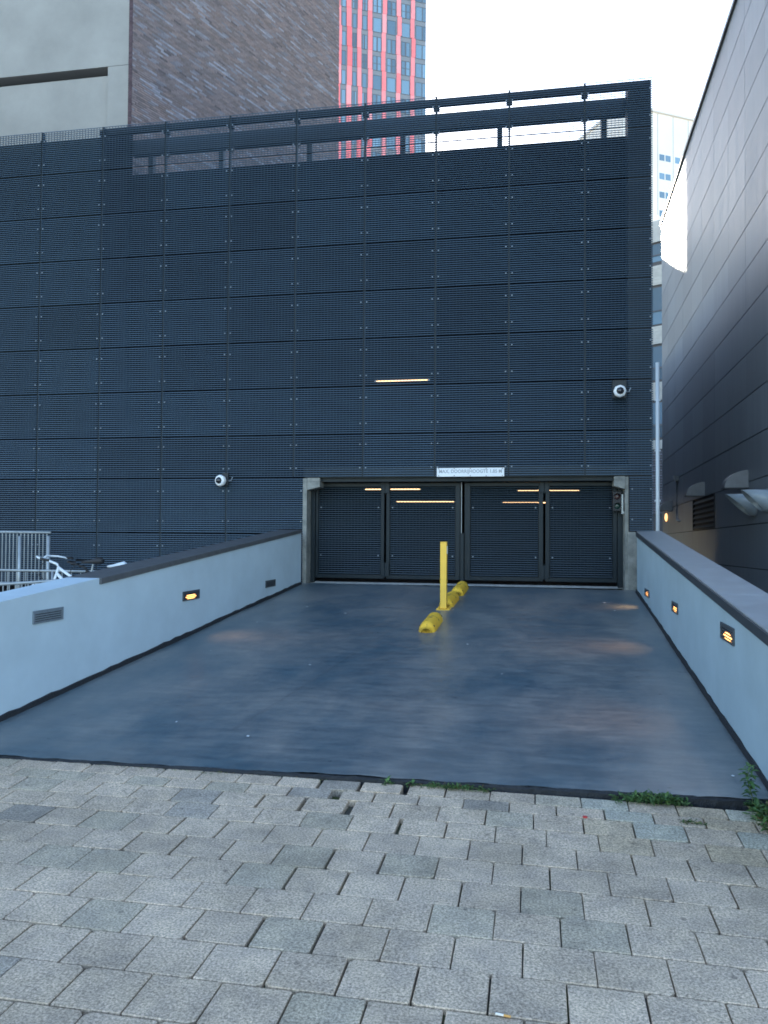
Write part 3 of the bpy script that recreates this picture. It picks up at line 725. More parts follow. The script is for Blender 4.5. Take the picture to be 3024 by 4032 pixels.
# ------------------------------------------------------------------ red and grey apartment tower
TW_ = thing('apartment_tower', 'high grey apartment tower with bright red vertical strips and blue windows', 'tower', (-8, 118, -0.8))
TB = Vector((math.sin(R(65)), math.cos(R(65)), 0)); TN = Vector((TB.y, -TB.x, 0)); T0 = Vector((-5.145, 107.743, 0))
tt = lambda p: T0 + TB * p.x + TN * p.y + Vector((0, 0, p.z))
b = MB(); b.box(-24, 0, -16, 0, -0.78, 108, tf=tt); b.build('tower_body', M['towergrey'], TW_)
strips = [(-14.6, -14.2), (-13.21, -12.45), (-11.47, -10.84), (-9.79, -9.10), (-7.42, -6.76), (-5.02, -4.34), (-2.62, -1.98)]
FP = 3.12
for fl in range(-7, 6):
    z0 = 71.45 + FP * fl
    for si, (a, c) in enumerate(strips):
        j = rnd.uniform(-0.10, 0.10) + 0.05 * math.sin(fl + si)
        b = MB(); b.box(a + j, c + j, 0.001, 0.16, z0 + 0.02, z0 + FP - 0.02, tf=tt); o = b.build('red_strip', M['towerred'], TW_)
        k = rnd.choice([0.8, 1.0, 1.0, 1.15]); p = rnd.uniform(0.0, 0.12); o.color = (0.90, (0.20 + p) * k, (0.22 + p) * k, 1)  # red paled in the colour itself to stand for the flare veil
    edges = [(strips[i][1] + 0.14, strips[i + 1][0] - 0.14) for i in range(6)] + [(-1.80, -0.05)]
    for bi, (a, c) in enumerate(edges):
        kind = (bi * 3 + fl) % 3 if 0 < bi < 6 else (0 if bi < 6 else 3)
        f = MB(); fw = 0.06; zb, zt_ = z0 + 0.02, z0 + 2.26
        f.box(a, c, 0.001, 0.05, zb - fw, zb, tf=tt); f.box(a, c, 0.001, 0.05, zt_, zt_ + fw, tf=tt)
        f.box(a, a + fw, 0.001, 0.05, zb, zt_, tf=tt); f.box(c - fw, c, 0.001, 0.05, zb, zt_, tf=tt)
        if kind in (1, 2): mid = (a + c) / 2; f.box(mid - 0.1, mid + 0.1, 0.001, 0.05, zb, zt_, tf=tt)
        if kind == 3: mid = c - 0.62; f.box(mid - 0.07, mid + 0.07, 0.001, 0.05, zb, zt_, tf=tt)
        if kind == 1:
            f.box(a + fw, mid - 0.1, 0.001, 0.045, zb + 1.05, zb + 1.12, tf=tt); f.box(mid + 0.1, c - fw, 0.001, 0.045, zb + 1.05, zb + 1.12, tf=tt)
        w = f.build('window', M['frame'], TW_)
        spans = [(a + fw, c - fw)] if kind == 0 else [(a + fw, mid - 0.1), (mid + 0.1, c - fw)] if kind < 3 else [(a + fw, mid - 0.07), (mid + 0.07, c - fw)]
        for (pa, pb) in spans:
            g_ = MB(); g_.box(pa, pb, 0.001, 0.02, zb, zt_, tf=tt); g_.build('pane', M['glassblue'], w)

# far pale tower in the gap on the right
PT = thing('white_tower', 'distant white tower with blue windows seen over the alley', 'tower', (37, 120, -0.8))
PBd = Vector((math.sin(R(61)), math.cos(R(61)), 0)); PNd = Vector((PBd.y, -PBd.x, 0)); P0_ = Vector((31.2, 112.7, 0))
pt = lambda p: P0_ + PBd * p.x + PNd * p.y + Vector((0, 0, p.z))
b = MB(); b.box(-6, 16, -14, 0, -0.78, 68.6, tf=pt); b.build('tower_body', M['palefar'], PT)
b = MB(); b.box(-6.2, 16.2, -14.2, 0.35, 68.6, 69.0, tf=pt); b.build('roof_slab', M['palefar'], PT)
for x in (0.8, 3.84, 6.87):
    b = MB(); b.box(x - 0.04, x + 0.04, 0.001, 0.012, 52, 68.5, tf=pt); b.build('cladding_seam', M['seam'], PT)
for r in range(6):
    zt = 62.0 - 3.05 * r
    for (x0, x1) in ((-3.4, -2.4), (1.1, 2.1), (2.3, 3.3), (4.2, 5.2), (5.4, 6.4)):
        f = MB(); f.box(x0 - .06, x1 + .06, 0.001, 0.03, zt - 1.1, zt, tf=pt); w = f.build('window', M['palefar'], PT)
        g_ = MB(); g_.box(x0, x1, 0.031, 0.04, zt - 1.05, zt - 0.05, tf=pt); g_.build('pane', M['glassblue'], w)

# neighbour with pale brick bands at the end of the alley
NB = thing('banded_building', 'building with pale brick bands and window rows at the end of the alley', 'building', (17, 31, -0.8))
ND = Vector((math.cos(R(-33)), math.sin(R(-33)), 0)); NN = Vector((ND.y, -ND.x, 0)); N0 = Vector((17.2, 30.9, 0))
n_t = lambda p: N0 + ND * p.x + NN * p.y + Vector((0, 0, p.z))
b = MB(); b.box(-24, 9, -9, 0, -0.78, 18.55, tf=n_t); b.build('building_body', M['nwall'], NB)  # body extended out of view behind the car park to keep sun off the cladding
b = MB(); b.box(-24, 9, 0.001, 0.12, 17.3, 18.5, tf=n_t); b.build('roof_band', M['nbrick'], NB)
for (z0, z1) in ((14.86, 16.02), (11.52, 12.53), (8.36, 9.36), (5.60, 6.12)):
    for x in range(-3, 5):
        b = MB()
        for k in range(int((z1 - z0) / 0.10)):
            b.box(x * 1.6 - 0.795, x * 1.6 + 0.795, 0.001, 0.09 + 0.01 * (k % 2), z0 + k * 0.10 + 0.008, z0 + (k + 1) * 0.10, tf=n_t)
        b.build('brick_band', M['nbrick'], NB)
for (z0, z1) in ((16.2, 17.2), (12.65, 14.72), (9.5, 11.38), (6.25, 8.22)):
    for x in range(-6, 8):
        f = MB(); xa, xb = x * 0.95 - 0.45, x * 0.95 + 0.45; zm = z0 + (z1 - z0) * 0.36
        f.box(xa, xa + 0.06, 0.001, 0.07, z0, z1, tf=n_t); f.box(xb - 0.06, xb, 0.001, 0.07, z0, z1, tf=n_t)
        f.box(xa + .06, xb - .06, 0.001, 0.07, zm - 0.04, zm + 0.04, tf=n_t)
        w = f.build('window', M['frame'], NB)
        for (pa, pb) in ((z0, zm - 0.04), (zm + 0.04, z1)):
            g_ = MB(); g_.box(xa + .06, xb - .06, 0.001, 0.03, pa, pb, tf=n_t); g_.build('pane', M['glassblue'], w)
lv = MB()
for k in range(24): lv.box(-9, 9, 0.001, 0.10, 2.0 + k * 0.148, 2.0 + k * 0.148 + 0.09, tf=lambda p: n_t(Vector((p.x, p.y - (0.06 if (p.z - 2.0) % 0.148 > 0.05 else 0), p.z))))
o = lv.build('louvre_band', M['nlouvre'], NB); o['kind'] = 'stuff'

# ------------------------------------------------------------------ grey panelled building on the right
GB = thing('panelled_building', 'tall grey panelled building right of the ramp with vents low on its wall', 'building', RW((0, 8, -0.8)))
b = MB(); b.box(-10, -0.045, -6.0, 16.85, -0.9, 12.80, tf=RW); b.build('wall_core', M['cladcore'], GB)
b = MB(); b.box(-0.6, 0.06, -6.0, 16.88, 12.80, 12.90, tf=RW); b.build('coping', M['cap'], GB)
PHh, PWw = 0.893, 1.59
gx0, gx1, gz0, gz1 = 7.39, 10.45, 1.225, 2.105
pmesh = {}
for k in range(-2, 14):
    z0 = 0.319 + PHh * k; z1 = z0 + PHh
    if k == -2: z0 = -0.9
    for c in range(-4, 10):
        a0 = 2.593 + PWw * c; a1 = min(a0 + PWw, 16.84)
        if c == 9: a1 = 16.84
        if a1 - a0 < 0.1: continue
        if k == 1 and 7.2 < a0 + 0.2 < 10.4: continue        # the opening of the louvred grille
        key = (round(z1 - z0, 3), round(a1 - a0, 3))
        if key not in pmesh:
            q = MB(); q.box(-0.044, 0.0, 0.003, key[1] - 0.003, 0.010, key[0] - 0.010, tf=lambda p: XR * (-p.x) + DR * p.y + Vector((0, 0, p.z + p.y * TW)))
            pmesh[key] = q.mesh('cladding_panel', M['clad'])
        o = child('cladding_panel', pmesh[key], GB, WM[GB].inverted() @ RW((rnd.uniform(-0.001, 0.001), a0, z0)))
# louvred grille
GR = thing('wall_grille', 'wide dark louvred grille set in the grey panelled wall', 'vent', RW((0, 8.9, 1.23)))
f = MB(); f.box(-0.04, 0.02, 7.38, 7.43, 1.225, 2.10, tf=RW); f.box(-0.04, 0.02, 10.38, 10.43, 1.225, 2.10, tf=RW); f.box(-0.04, 0.02, 7.43, 10.38, 1.222, 1.25, tf=RW)
f.build('frame', M['black'], GR)
for i in range(6):
    z = 1.27 + i * 0.137
    s = MB(); s.box(0, 1, 7.435, 10.375, 0, 1, tf=lambda p: RW((-0.04 + 0.055 * (1 - p.z) + 0.008 * p.x, p.y, z + 0.075 * p.z + 0.012 * p.x)))
    s.build('louvre', M['grille'], GR)
def hood(label, a, z0, h, out, length):
    t = thing('vent_hood', label, 'vent hood', RW((0, a, z0)), group='curved vent hoods on the grey wall')
    N = 8; prof = [(0.0, h)] + [(out * math.sin(math.pi / 2 * i / N), h * math.cos(math.pi / 2 * i / N)) for i in range(1, N + 1)]
    sh = MB(); th_ = 0.012; vs = []
    for (o_, z_) in prof:
        f_ = 1 - th_ / max(0.1, math.hypot(o_, z_))
        for aa in (a, a + length): vs += [RW((o_, aa, z0 + z_)), RW((o_ * f_, aa, z0 + z_ * f_))]
    fs = []
    for i in range(N):
        p = i * 4; q = p + 4
        fs += [(p, q, q + 2, p + 2), (p + 1, p + 3, q + 3, q + 1), (p, p + 1, q + 1, q), (p + 2, q + 2, q + 3, p + 3)]
    sh.add(vs, fs); sh.build('curved_top', M['hood'], t, smooth=False)
    for aa in (a, a + length - 0.012):
        pl = [(0, 0)] + [(o_ * 0.985, z_ * 0.985) for o_, z_ in prof]
        c = MB(); n_ = len(pl); vv = [RW((o_, aa + 0.001, z0 + z_)) for o_, z_ in pl] + [RW((o_, aa + 0.011, z0 + z_)) for o_, z_ in pl]
        c.add(vv, [tuple(range(n_)), tuple(reversed(range(n_, 2 * n_)))] + [(i, n_ + i, n_ + (i + 1) % n_, (i + 1) % n_) for i in range(n_)])
        c.build('side_cheek', M['hood'], t)
    r = MB(); r.box(0.0, out + 0.008, a - 0.004, a + length + 0.004, z0 - 0.02, z0 + 0.003, tf=RW); r.build('rim', M['lampframe'], t)
hood('large curved grey hood above the two steel ducts', 4.03, 1.99, 0.36, 0.46, 0.34)
hood('curved grey hood above the dark louvred grille', 8.70, 2.13, 0.36, 0.46, 0.34)
hood('small dark hood at the far end, over the oval lamp', 14.44, 1.99, 0.34, 0.42, 0.30)
def duct(label, a, z0, z1, out):
    t = thing('exhaust_duct', label, 'duct', RW((0, a, z0)), group='slanted steel exhaust ducts')
    r = (z1 - z0) / 2; zc = (z0 + z1) / 2; N = 24; vs = []
    for k in range(N):
        ph = 2 * math.pi * k / N; ca, sa = math.cos(ph), math.sin(ph); o_ = 0.10 + (out - 0.10) * (sa + 1) / 2
        for (rr_, oo) in ((r, 0.0), (r, o_), (r - 0.012, o_ - 0.004), (r - 0.012, 0.02)):
            vs.append(RW((oo, a + r + rr_ * ca, zc + rr_ * sa)))
    d = MB(); d.add(vs, [(4 * k + j, 4 * k + j + 1, 4 * ((k + 1) % N) + j + 1, 4 * ((k + 1) % N) + j) for k in range(N) for j in range(3)])
    d.build('duct_shell', M['steel'], t, smooth=True)
    b = MB(); b.add([RW((0.03, a + r + (r - .012) * math.cos(2 * math.pi * k / N), zc + (r - .012) * math.sin(2 * math.pi * k / N))) for k in range(N)], [tuple(range(N))]); b.build('duct_back', M['black'], t)
    fl = MB(); fl.tube([RW((0.0, a + r, zc)), RW((0.012, a + r, zc))], r + 0.02, 24); fl.build('flange', M['galv'], t)
duct('slant cut steel exhaust duct further from the camera, partly behind the other', 3.30, 1.38, 1.82, 0.56)
duct('slant cut steel exhaust duct nearest the right edge of the photo', 2.42, 1.43, 1.84, 0.46)
t = thing('wall_drain', 'thin grey wall drain with a hopper head beside the far hood', 'pipe', RW((0, 13.1, 1.6)))
b = MB(); b.tube([RW((0.05, 13.1, 2.90)), RW((0.05, 13.1, 1.66)), RW((0.055, 13.05, 1.60)), RW((0.05, 12.8, 1.58)), RW((0.0, 12.72, 1.58))], 0.038, 10); b.build('pipe', M['galv'], t, smooth=True)
b = MB(); b.box(0, 1, 0, 1, 0, 1, tf=lambda p: RW((0.002 + (0.10 + 0.06 * p.z) * p.x, 13.1 + (p.y - 0.5) * (0.20 + 0.14 * p.z), 2.88 + 0.17 * p.z))); b.build('hopper', M['galv'], t)
t = thing('oval_lamp', 'small oval wall lamp glowing under the far hood', 'wall lamp', RW((0, 15.6, 1.8)))
b = MB(); b.sphere((0, 0, 0), 1.0, 12, 8, tf=lambda p: RW((0.03 + p.x * 0.05, 15.6 + p.y * 0.20, 1.80 + p.z * 0.145))); b.build('lamp_shade', M['warm_small'], t, smooth=True)
b = MB(); b.box(0.0, 0.02, 15.42, 15.78, 1.66, 1.95, tf=RW); b.build('back_plate', M['lampframe'], t)

# ------------------------------------------------------------------ things on the facade
t = thing('height_sign', 'long white sign with faded grey lettering above the gates', 'sign', (8.436, -0.03, 1.92))
b = MB(); b.box(7.846, 9.028, -0.034, -0.022, 1.928, 2.082); b.build('board', M['sign'], t, bevel=0.003)
cu = bpy.data.curves.new('lettering', 'FONT'); cu.body = 'MAX. DOORRIJHOOGTE 1.85 M'; cu.size = 0.118; cu.extrude = 0.0006; cu.offset = 0.0035; cu.align_x = 'CENTER'; cu.space_character = 1.04
tmp = bpy.data.objects.new('tmp', cu); COL.objects.link(tmp); bpy.context.view_layer.update()
me = bpy.data.meshes.new_from_object(tmp.evaluated_get(bpy.context.evaluated_depsgraph_get()))
bpy.data.objects.remove(tmp)
xs = [v.co.x for v in me.vertices]; ys = [v.co.y for v in me.vertices]; sx = 1.10 / (max(xs) - min(xs)); sy = 0.082 / (max(ys) - min(ys))
for v in me.vertices:
    x, y, z = v.co; v.co = (8.437 + (x - (max(xs) + min(xs)) / 2) * sx - WM[t].translation.x, -0.0352 - z - WM[t].translation.y, 1.972 + (y - min(ys)) * sy - WM[t].translation.z)
me.materials.clear(); me.materials.append(M['print'])
o = bpy.data.objects.new('lettering', me); COL.objects.link(o); o.parent = t
for x in (7.88, 8.155, 8.437, 8.715, 8.995):
    for z in (1.944, 2.068):
        q = MB(); q.tube([(x, -0.034, z), (x, -0.041, z)], 0.008, 8); q.build('screw', M['screw'], t)

def dome_camera(label, x, z, yawd, plate):
    t = thing('security_camera', label, 'camera', (x, -0.02, z), group='white dome cameras on the facade')
    b = MB(); b.box(*plate, -0.036, -0.024, z - 0.15, z + 0.15) if False else b.box(plate[0], plate[1], -0.05, -0.02, plate[2], plate[3]); b.build('mount_plate', M['steel_dark'], t)
    rot = Matrix.Translation((x, -0.05, z)) @ Matrix.Rotation(R(yawd), 4, 'Z')
    h = MB(); N = 8; rings = [(0.0, 0.09), (-0.05, 0.105), (-0.085, 0.101), (-0.105, 0.084), (-0.108, 0.063)]
    vs = []
    for (y, r_) in rings:
        for k in range(24):
            ph = 2 * math.pi * k / 24; e_ = r_ * (1.0 + 0.035 * math.cos(8 * ph)); vs.append(rot @ Vector((e_ * math.cos(ph), y, e_ * math.sin(ph))))
    h.add(vs, [(i * 24 + k, i * 24 + (k + 1) % 24, (i + 1) * 24 + (k + 1) % 24, (i + 1) * 24 + k) for i in range(len(rings) - 1) for k in range(24)])
    h.build('housing', M['white'], t, smooth=True)
    d = MB(); d.sphere((0, -0.098, 0), 0.062, 18, 12, tf=lambda p: rot @ p); d.build('dome', M['dome'], t, smooth=True)
    c = MB(); c.tube([(x + 0.09, -0.03, z + 0.0), (x + 0.16, -0.025, z + 0.0), (x + 0.19, -0.02, z + 0.07)], 0.009, 6); c.build('cable', M['galv'], t)
dome_camera('white dome camera low on the left of the facade', 3.845, 1.875, -14, (3.85, 3.96, 1.80, 2.02))
dome_camera('white dome camera high on the right of the facade', 10.965, 3.360, 0, (10.85, 11.08, 3.26, 3.56))

t = thing('traffic_light', 'small dark two lens traffic light at the right gate jamb', 'traffic light', (10.96, 0.12, 1.3))
b = MB(); b.box(10.875, 11.02, 0.10, 0.20, 1.325, 1.665); b.build('housing', M['black'], t, bevel=0.012)
for z, mm in ((1.575, 'red_lens'), (1.415, 'green_lens')):
    q = MB(); q.sphere((10.945, 0.10, z), 0.052, 14, 8, sc=(1, .35, 1)); q.build('lens', M[mm], t, smooth=True)
    v = MB(); N = 12
    vv = []
    for k in range(N + 1):
        ph = math.pi * (0.05 + 0.9 * k / N)
        for rr_, yy in ((0.060, 0.10), (0.060, 0.03), (0.055, 0.03), (0.055, 0.10)): vv.append((10.945 + rr_ * math.cos(ph), yy, z + rr_ * math.sin(ph)))
    v.add(vv, [(4 * k + j, 4 * k + j + 1, 4 * k + 5 + j, 4 * k + 4 + j) for k in range(N) for j in range(3)]); v.build('visor', M['black'], t)
b = MB(); b.box(11.02, 11.066, 0.13, 0.17, 1.28, 1.32); b.box(11.021, 11.05, 0.13, 0.17, 1.321, 1.62); b.build('bracket', M['galv'], t)

t = thing('drainpipe', 'thin pale drainpipe at the right corner of the facade', 'pipe', (11.585, -0.07, -0.8))
b = MB(); b.tube([(11.585, -0.05, -0.79), (11.585, -0.05, 3.84)], 0.032, 12); b.build('pipe', M['pipe'], t, smooth=True)
for z in (1.5, 2.35, 3.2):
    b = MB(); b.box(11.54, 11.63, -0.07, 0.0, z - 0.012, z + 0.012); b.build('pipe_clamp', M['pipe'], t)

# ------------------------------------------------------------------ bollard and lane dividers
BX, BA = 8.31, -2.02
base = RP((BX, BA, 0))
t = thing('bollard', 'yellow square steel post bolted to the ramp before the gates', 'bollard', base)
tfb = lambda p: base + XR * p.x + DR * p.y + Vector((0, 0, p.z))
b = MB(); b.box(-0.046, 0.046, -0.046, 0.046, 0.012, 0.965, tf=tfb); b.build('post', M['yellow'], t, bevel=0.006)
b = MB(); b.box(-0.048, 0.048, -0.048, 0.048, 0.966, 0.976, tf=tfb); b.build('post_cap', M['yellow'], t, bevel=0.003)
b = MB(); b.box(-0.10, 0.10, -0.10, 0.10, -0.008, 0.012, tf=lambda p: tfb(Vector((p.x, p.y, p.z + p.y * TS)))); b.build('base_plate', M['yellow'], t, bevel=0.003)
for sx_ in (-1, 1):
    for sy_ in (-1, 1):
        q = MB(); q.tube([tfb(Vector((sx_ * .074, sy_ * .074, .012 + sy_ * .074 * TS))), tfb(Vector((sx_ * .074, sy_ * .074, .028 + sy_ * .074 * TS)))], 0.013, 6); q.build('anchor_bolt', M['yellow'], t)
b = MB(); b.box(0.047, 0.053, -0.02, 0.02, 0.80, 0.915, tf=tfb); b.build('reflector', M['white'], t)
def divider(label, a0, a1, xm):
    t = thing('lane_divider', label, 'lane divider', RP((xm, (a0 + a1) / 2, 0)), group='yellow rounded lane dividers')
    w, h, e_ = 0.105, 0.125, 0.10; N = 12; st = [(0, 0.55, 0.42), (0.03, 0.86, 0.75), (0.075, 0.98, 0.96), (0.11, 1, 1)]
    L = a1 - a0; sec = [(a0 + s_, fw, fh) for s_, fw, fh in st] + [(a0 + L * k / 5, 1, 1) for k in (1, 2, 3, 4)] + [(a1 - s_, fw, fh) for s_, fw, fh in reversed(st)]
    sec = sorted(sec); vs = []; q = random.Random(int(-a0 * 100))
    for (a, fw, fh) in sec:
        for k in range(N + 1):
            ph = math.pi * k / N; dent = 1 - 0.03 * q.random()
            vs.append(RP((xm + w * fw * math.cos(ph) * (1.0 if 0 < k < N else 1.04), a, h * fh * dent * math.sin(ph) ** 0.8 if 0 < k < N else -0.006)))
    n_ = N + 1; fs = [(i * n_ + k, i * n_ + k + 1, (i + 1) * n_ + k + 1, (i + 1) * n_ + k) for i in range(len(sec) - 1) for k in range(N)]
    fs += [tuple(range(n_)), tuple(reversed(range((len(sec) - 1) * n_, len(sec) * n_)))]
    d = MB(); d.add(vs, fs); d.build('rounded_body', M['yellow_worn'], t, smooth=True)
    for a in (a0 + 0.09, a1 - 0.09):
        for sgn in (-1, 1):
            q_ = MB(); p = RP((xm + sgn * 0.083, a, 0.066)); q_.sphere(p, 0.015, 8, 6); q_.build('fixing_hole', M['black'], t)
divider('scuffed yellow lane divider lying nearest the street', -3.62, -2.80, 8.318)
divider('yellow lane divider lying right behind the yellow post', -1.90, -1.02, 8.318)
divider('yellow lane divider against the gates between their leaves', -0.82, 0.06, 8.345)

# ------------------------------------------------------------------ railings and bicycles left of the ramp
def railing(name, label, p0, p1, ztop0, ztop1, zbot, pitch, posts=(), post_r=0.03, rail_r=0.022, bar_r=0.009):
    p0, p1 = Vector(p0), Vector(p1)
    t = thing(name, label, 'railing', (p0.x, p0.y, -0.8), group='galvanised railings left of the ramp')
    b = MB(); b.tube([(p0.x, p0.y, ztop0), (p1.x, p1.y, ztop1)], rail_r, 8); b.build('top_rail', M['galv'], t, smooth=True)
    b = MB(); b.tube([(p0.x, p0.y, zbot), (p1.x, p1.y, zbot)], rail_r * 0.7, 6); b.build('bottom_rail', M['galv'], t, smooth=True)
    n = int((p1 - p0).length / pitch)
    for i in range(1, n):
        f = i / n; x = p0.x + (p1.x - p0.x) * f; y = p0.y + (p1.y - p0.y) * f
        b = MB(); b.tube([(x, y, zbot), (x, y, ztop0 + (ztop1 - ztop0) * f)], bar_r, 5); b.build('bar', M['galv'], t)
    for x, y, z in posts:
        b = MB(); b.tube([(x, y, -0.79), (x, y, z)], post_r, 12); b.build('post', M['galv'], t, smooth=True)
    return t
railing('railing', 'high galvanised barred railing against the facade with two thick posts', (-1.6, -1.0, 0), (0.99, -1.0, 0), 0.905, 0.895, -0.02, 0.074,
        posts=[(-0.12, -1.1, 0.82), (0.449, -1.1, 0.825), (1.017, -1.1, 0.829)])
railing('railing', 'low level railing in front of the high barred one', (-0.6, -2.2, 0), (3.3, -2.2, 0), 0.28, 0.283, -0.62, 0.16, posts=[(1.83, -2.2, 0.28)], post_r=0.024)
railing('railing', 'sloping stair railing just behind the left ramp wall', (0.8, -3.5, 0), (3.0, -3.5, 0), 0.075, 0.243, -0.62, 0.10, posts=[(1.25, -3.5, 0.11)], post_r=0.026)

def bicycle(label, x, y, z, frame_mat, saddle_mat, flip=1, s=1.0):
    t = thing('bicycle', label, 'bicycle', (x, y, z), group='bicycles parked behind the left ramp wall')
    P = lambda a, h, o=0: Vector((x + flip * a * s, y + o, z + h * s))
    for a in (0.0, 1.08):
        w = MB(); N = 24; w.tube([P(a + 0.33 * math.cos(2 * math.pi * k / N), 0.34 + 0.33 * math.sin(2 * math.pi * k / N)) for k in range(N + 1)], 0.02, 6, cap=False); wh = w.build('wheel', M['black'], t, smooth=True)
        sp = MB()
        for k in range(12): sp.tube([P(a, 0.34), P(a + 0.32 * math.cos(math.pi * k / 6), 0.34 + 0.32 * math.sin(math.pi * k / 6))], 0.0015, 3)
        o = sp.build('spokes', M['galv'], wh); o['kind'] = 'stuff'
        m_ = MB(); m_.tube([P(a + 0.37 * math.cos(R(20 + 14 * k)), 0.34 + 0.37 * math.sin(R(20 + 14 * k))) for k in range(11)], 0.026, 6); m_.build('mudguard', frame_mat, wh, smooth=True)
    f = MB()
    f.tube([P(0.0, 0.34), P(0.10, 0.62), P(0.20, 0.92)], 0.020, 8)
    f.tube([P(0.17, 0.84), P(0.35, 0.66), P(0.52, 0.55), P(0.62, 0.36)], 0.024, 8); f.tube([P(0.20, 0.92), P(0.42, 0.78), P(0.60, 0.70), P(0.72, 0.72)], 0.022, 8)
    f.tube([P(0.62, 0.34), P(0.74, 0.86)], 0.019, 8); f.tube([P(0.62, 0.34), P(1.08, 0.34)], 0.014, 6); f.tube([P(0.72, 0.78), P(1.08, 0.34)], 0.014, 6)
    f.build('frame', frame_mat, t, smooth=True)
    h = MB(); h.tube([P(0.20, 0.92), P(0.18, 0.97), P(0.04, 1.02), P(-0.06, 1.06)], 0.018, 8)
    h.tube([P(-0.06, 1.06, 0.02), P(-0.08, 1.09, 0.12), P(0.02, 1.08, 0.25), P(0.16, 1.05, 0.30)], 0.014, 8); h.tube([P(-0.06, 1.06, -0.02), P(-0.08, 1.09, -0.12), P(0.02, 1.08, -0.25), P(0.16, 1.05, -0.30)], 0.014, 8)
    h.build('handlebar', frame_mat, t, smooth=True)
    for o_ in (-0.31, 0.31):
        g_ = MB(); g_.tube([P(0.10, 1.065, o_ * 0.95), P(0.24, 1.04, o_)], 0.018, 8); g_.build('grip', M['black'], t, smooth=True)
    sd = MB(); sd.tube([P(0.58, 1.00), P(0.68, 1.01), P(0.78, 1.02), P(0.88, 1.03), P(0.93, 1.02)], [0.015, 0.024, 0.042, 0.058, 0.035], 10); sd.build('saddle', saddle_mat, t, smooth=True)
    sp = MB(); sp.tube([P(0.73, 0.80), P(0.77, 1.0)], 0.014, 8); sp.build('seat_post', M['galv'], t)
    rk = MB(); rk.box(0.78, 1.40, -0.07, 0.07, 0.735, 0.75, tf=lambda p: P(p.x, p.z, p.y)); rk.tube([P(1.3, 0.74), P(1.08, 0.34)], 0.008, 5); rk.build('carrier', M['black'], t)
    bk = MB(); bk.tube([P(-0.02, 1.02), P(-0.10, 0.93), P(-0.12, 0.80), P(0.04, 0.66)], 0.006, 6); bk.build('brake_cable', M['black'], t)
    return t
bicycle('white city bicycle with curved frame parked behind the left ramp wall', 2.25, -3.0, -0.537, M['bike_white'], M['black'])
bicycle('dark bicycle with a white saddle behind the white one', 2.40, -2.45, -0.54, M['black'], M['bike_white'], 1, 0.92)

# ------------------------------------------------------------------ weeds, stones and litter
def leaf(mb, p, d, up, L, W, tone):
    d = d.normalized(); s_ = d.cross(up).normalized(); n_ = s_.cross(d)
    pts = [p, p + d * L * 0.35 + s_ * W + n_ * 0.12 * L, p + d * L * 0.75 + s_ * W * 0.6 + n_ * 0.10 * L, p + d * L - n_ * 0.05 * L, p + d * L * 0.75 - s_ * W * 0.6 + n_ * 0.10 * L, p + d * L * 0.35 - s_ * W + n_ * 0.12 * L, p + d * L * 0.5 + n_ * 0.05 * L]
    mb.add(pts, [(0, 1, 6), (1, 2, 6), (2, 3, 6), (3, 4, 6), (4, 5, 6), (5, 0, 6)], tone)
def weed(label, x0, x1, y0, y1, height, n, seed, size=(0.015, 0.032), grass=0.3, name='weed', dry=0.0, z=None):
    q = random.Random(seed); zc = pav_z((y0 + y1) / 2) if z is None else z
    t = thing(name, label, 'plant', ((x0 + x1) / 2, (y0 + y1) / 2, zc), group='weeds at the ramp edge')
    m = MB(); st = MB()
    for i in range(n):
        bx = q.triangular(x0, x1); by = q.uniform(y0, y1); f = 1 - abs((bx - (x0 + x1) / 2) / ((x1 - x0) / 2)) ** 2 * 0.7
        hh = height * f * q.uniform(0.3, 1.0); lean = Vector((q.uniform(-.6, .6), q.uniform(-.7, .35), 1)).normalized()
        tip = Vector((bx, by, zc - 0.01)) + lean * hh
        if q.random() < 0.35: st.tube([(bx, by, zc - 0.03), tuple(tip)], 0.0012, 4, cap=False)
        for k in range(q.randrange(2, 4)):
            p = Vector((bx, by, zc)).lerp(tip, q.uniform(0.35, 1.0)); ang = q.uniform(0, 6.283)
            d = Vector((math.cos(ang), math.sin(ang), q.uniform(-.25, .8))); L = q.uniform(*size); v = q.uniform(0.6, 1.35)
            tone = (0.058 * v, 0.125 * v, 0.034 * v)
            if q.random() < 0.25: tone = (0.095 * v, 0.165 * v, 0.045 * v)
            if q.random() < dry: tone = (0.16 * v, 0.125 * v, 0.05 * v)
            leaf(m, p, d, Vector((0, 0, 1)), L * (1.8 if q.random() < grass else 1), L * (0.10 if q.random() < grass else 0.30), tone)
    o = m.build('leaves', M['leaf'], t); o['kind'] = 'stuff'; o = st.build('stems', M['stem'], t); o['kind'] = 'stuff'
weed('low mossy weed clump in the middle of the ramp edge', 8.52, 9.12, -8.53, -8.47, 0.05, 130, 1, (0.010, 0.024), 0.5, dry=0.12)
weed('dense dark green weed clump on the right of the ramp edge', 9.80, 10.28, -8.56, -8.455, 0.075, 210, 2, (0.016, 0.034), 0.25)
weed('bushy weed in the pavement joint at the far right', 10.56, 10.78, -8.86, -8.60, 0.15, 150, 3, (0.02, 0.05), 0.3, dry=0.06)
weed('tiny sprout with two leaves on the ramp edge right of a loose paver', 8.50, 8.58, -8.50, -8.46, 0.035, 7, 4, (0.025, 0.04), 0.0)
weed('small green sprout in the gap left of the two leaf sprout', 8.34, 8.46, -8.50, -8.46, 0.035, 14, 5, (0.016, 0.03), 0.2)
weed('thin strip of moss along the left of the ramp edge', 5.9, 8.2, -8.50, -8.46, 0.016, 110, 6, (0.006, 0.012), 0.4, name='moss_strip', dry=0.35)
weed('flat sprig in a paver joint below the dark green clump', 10.12, 10.30, -8.79, -8.765, 0.02, 26, 8, (0.012, 0.024), 0.4, dry=0.3)
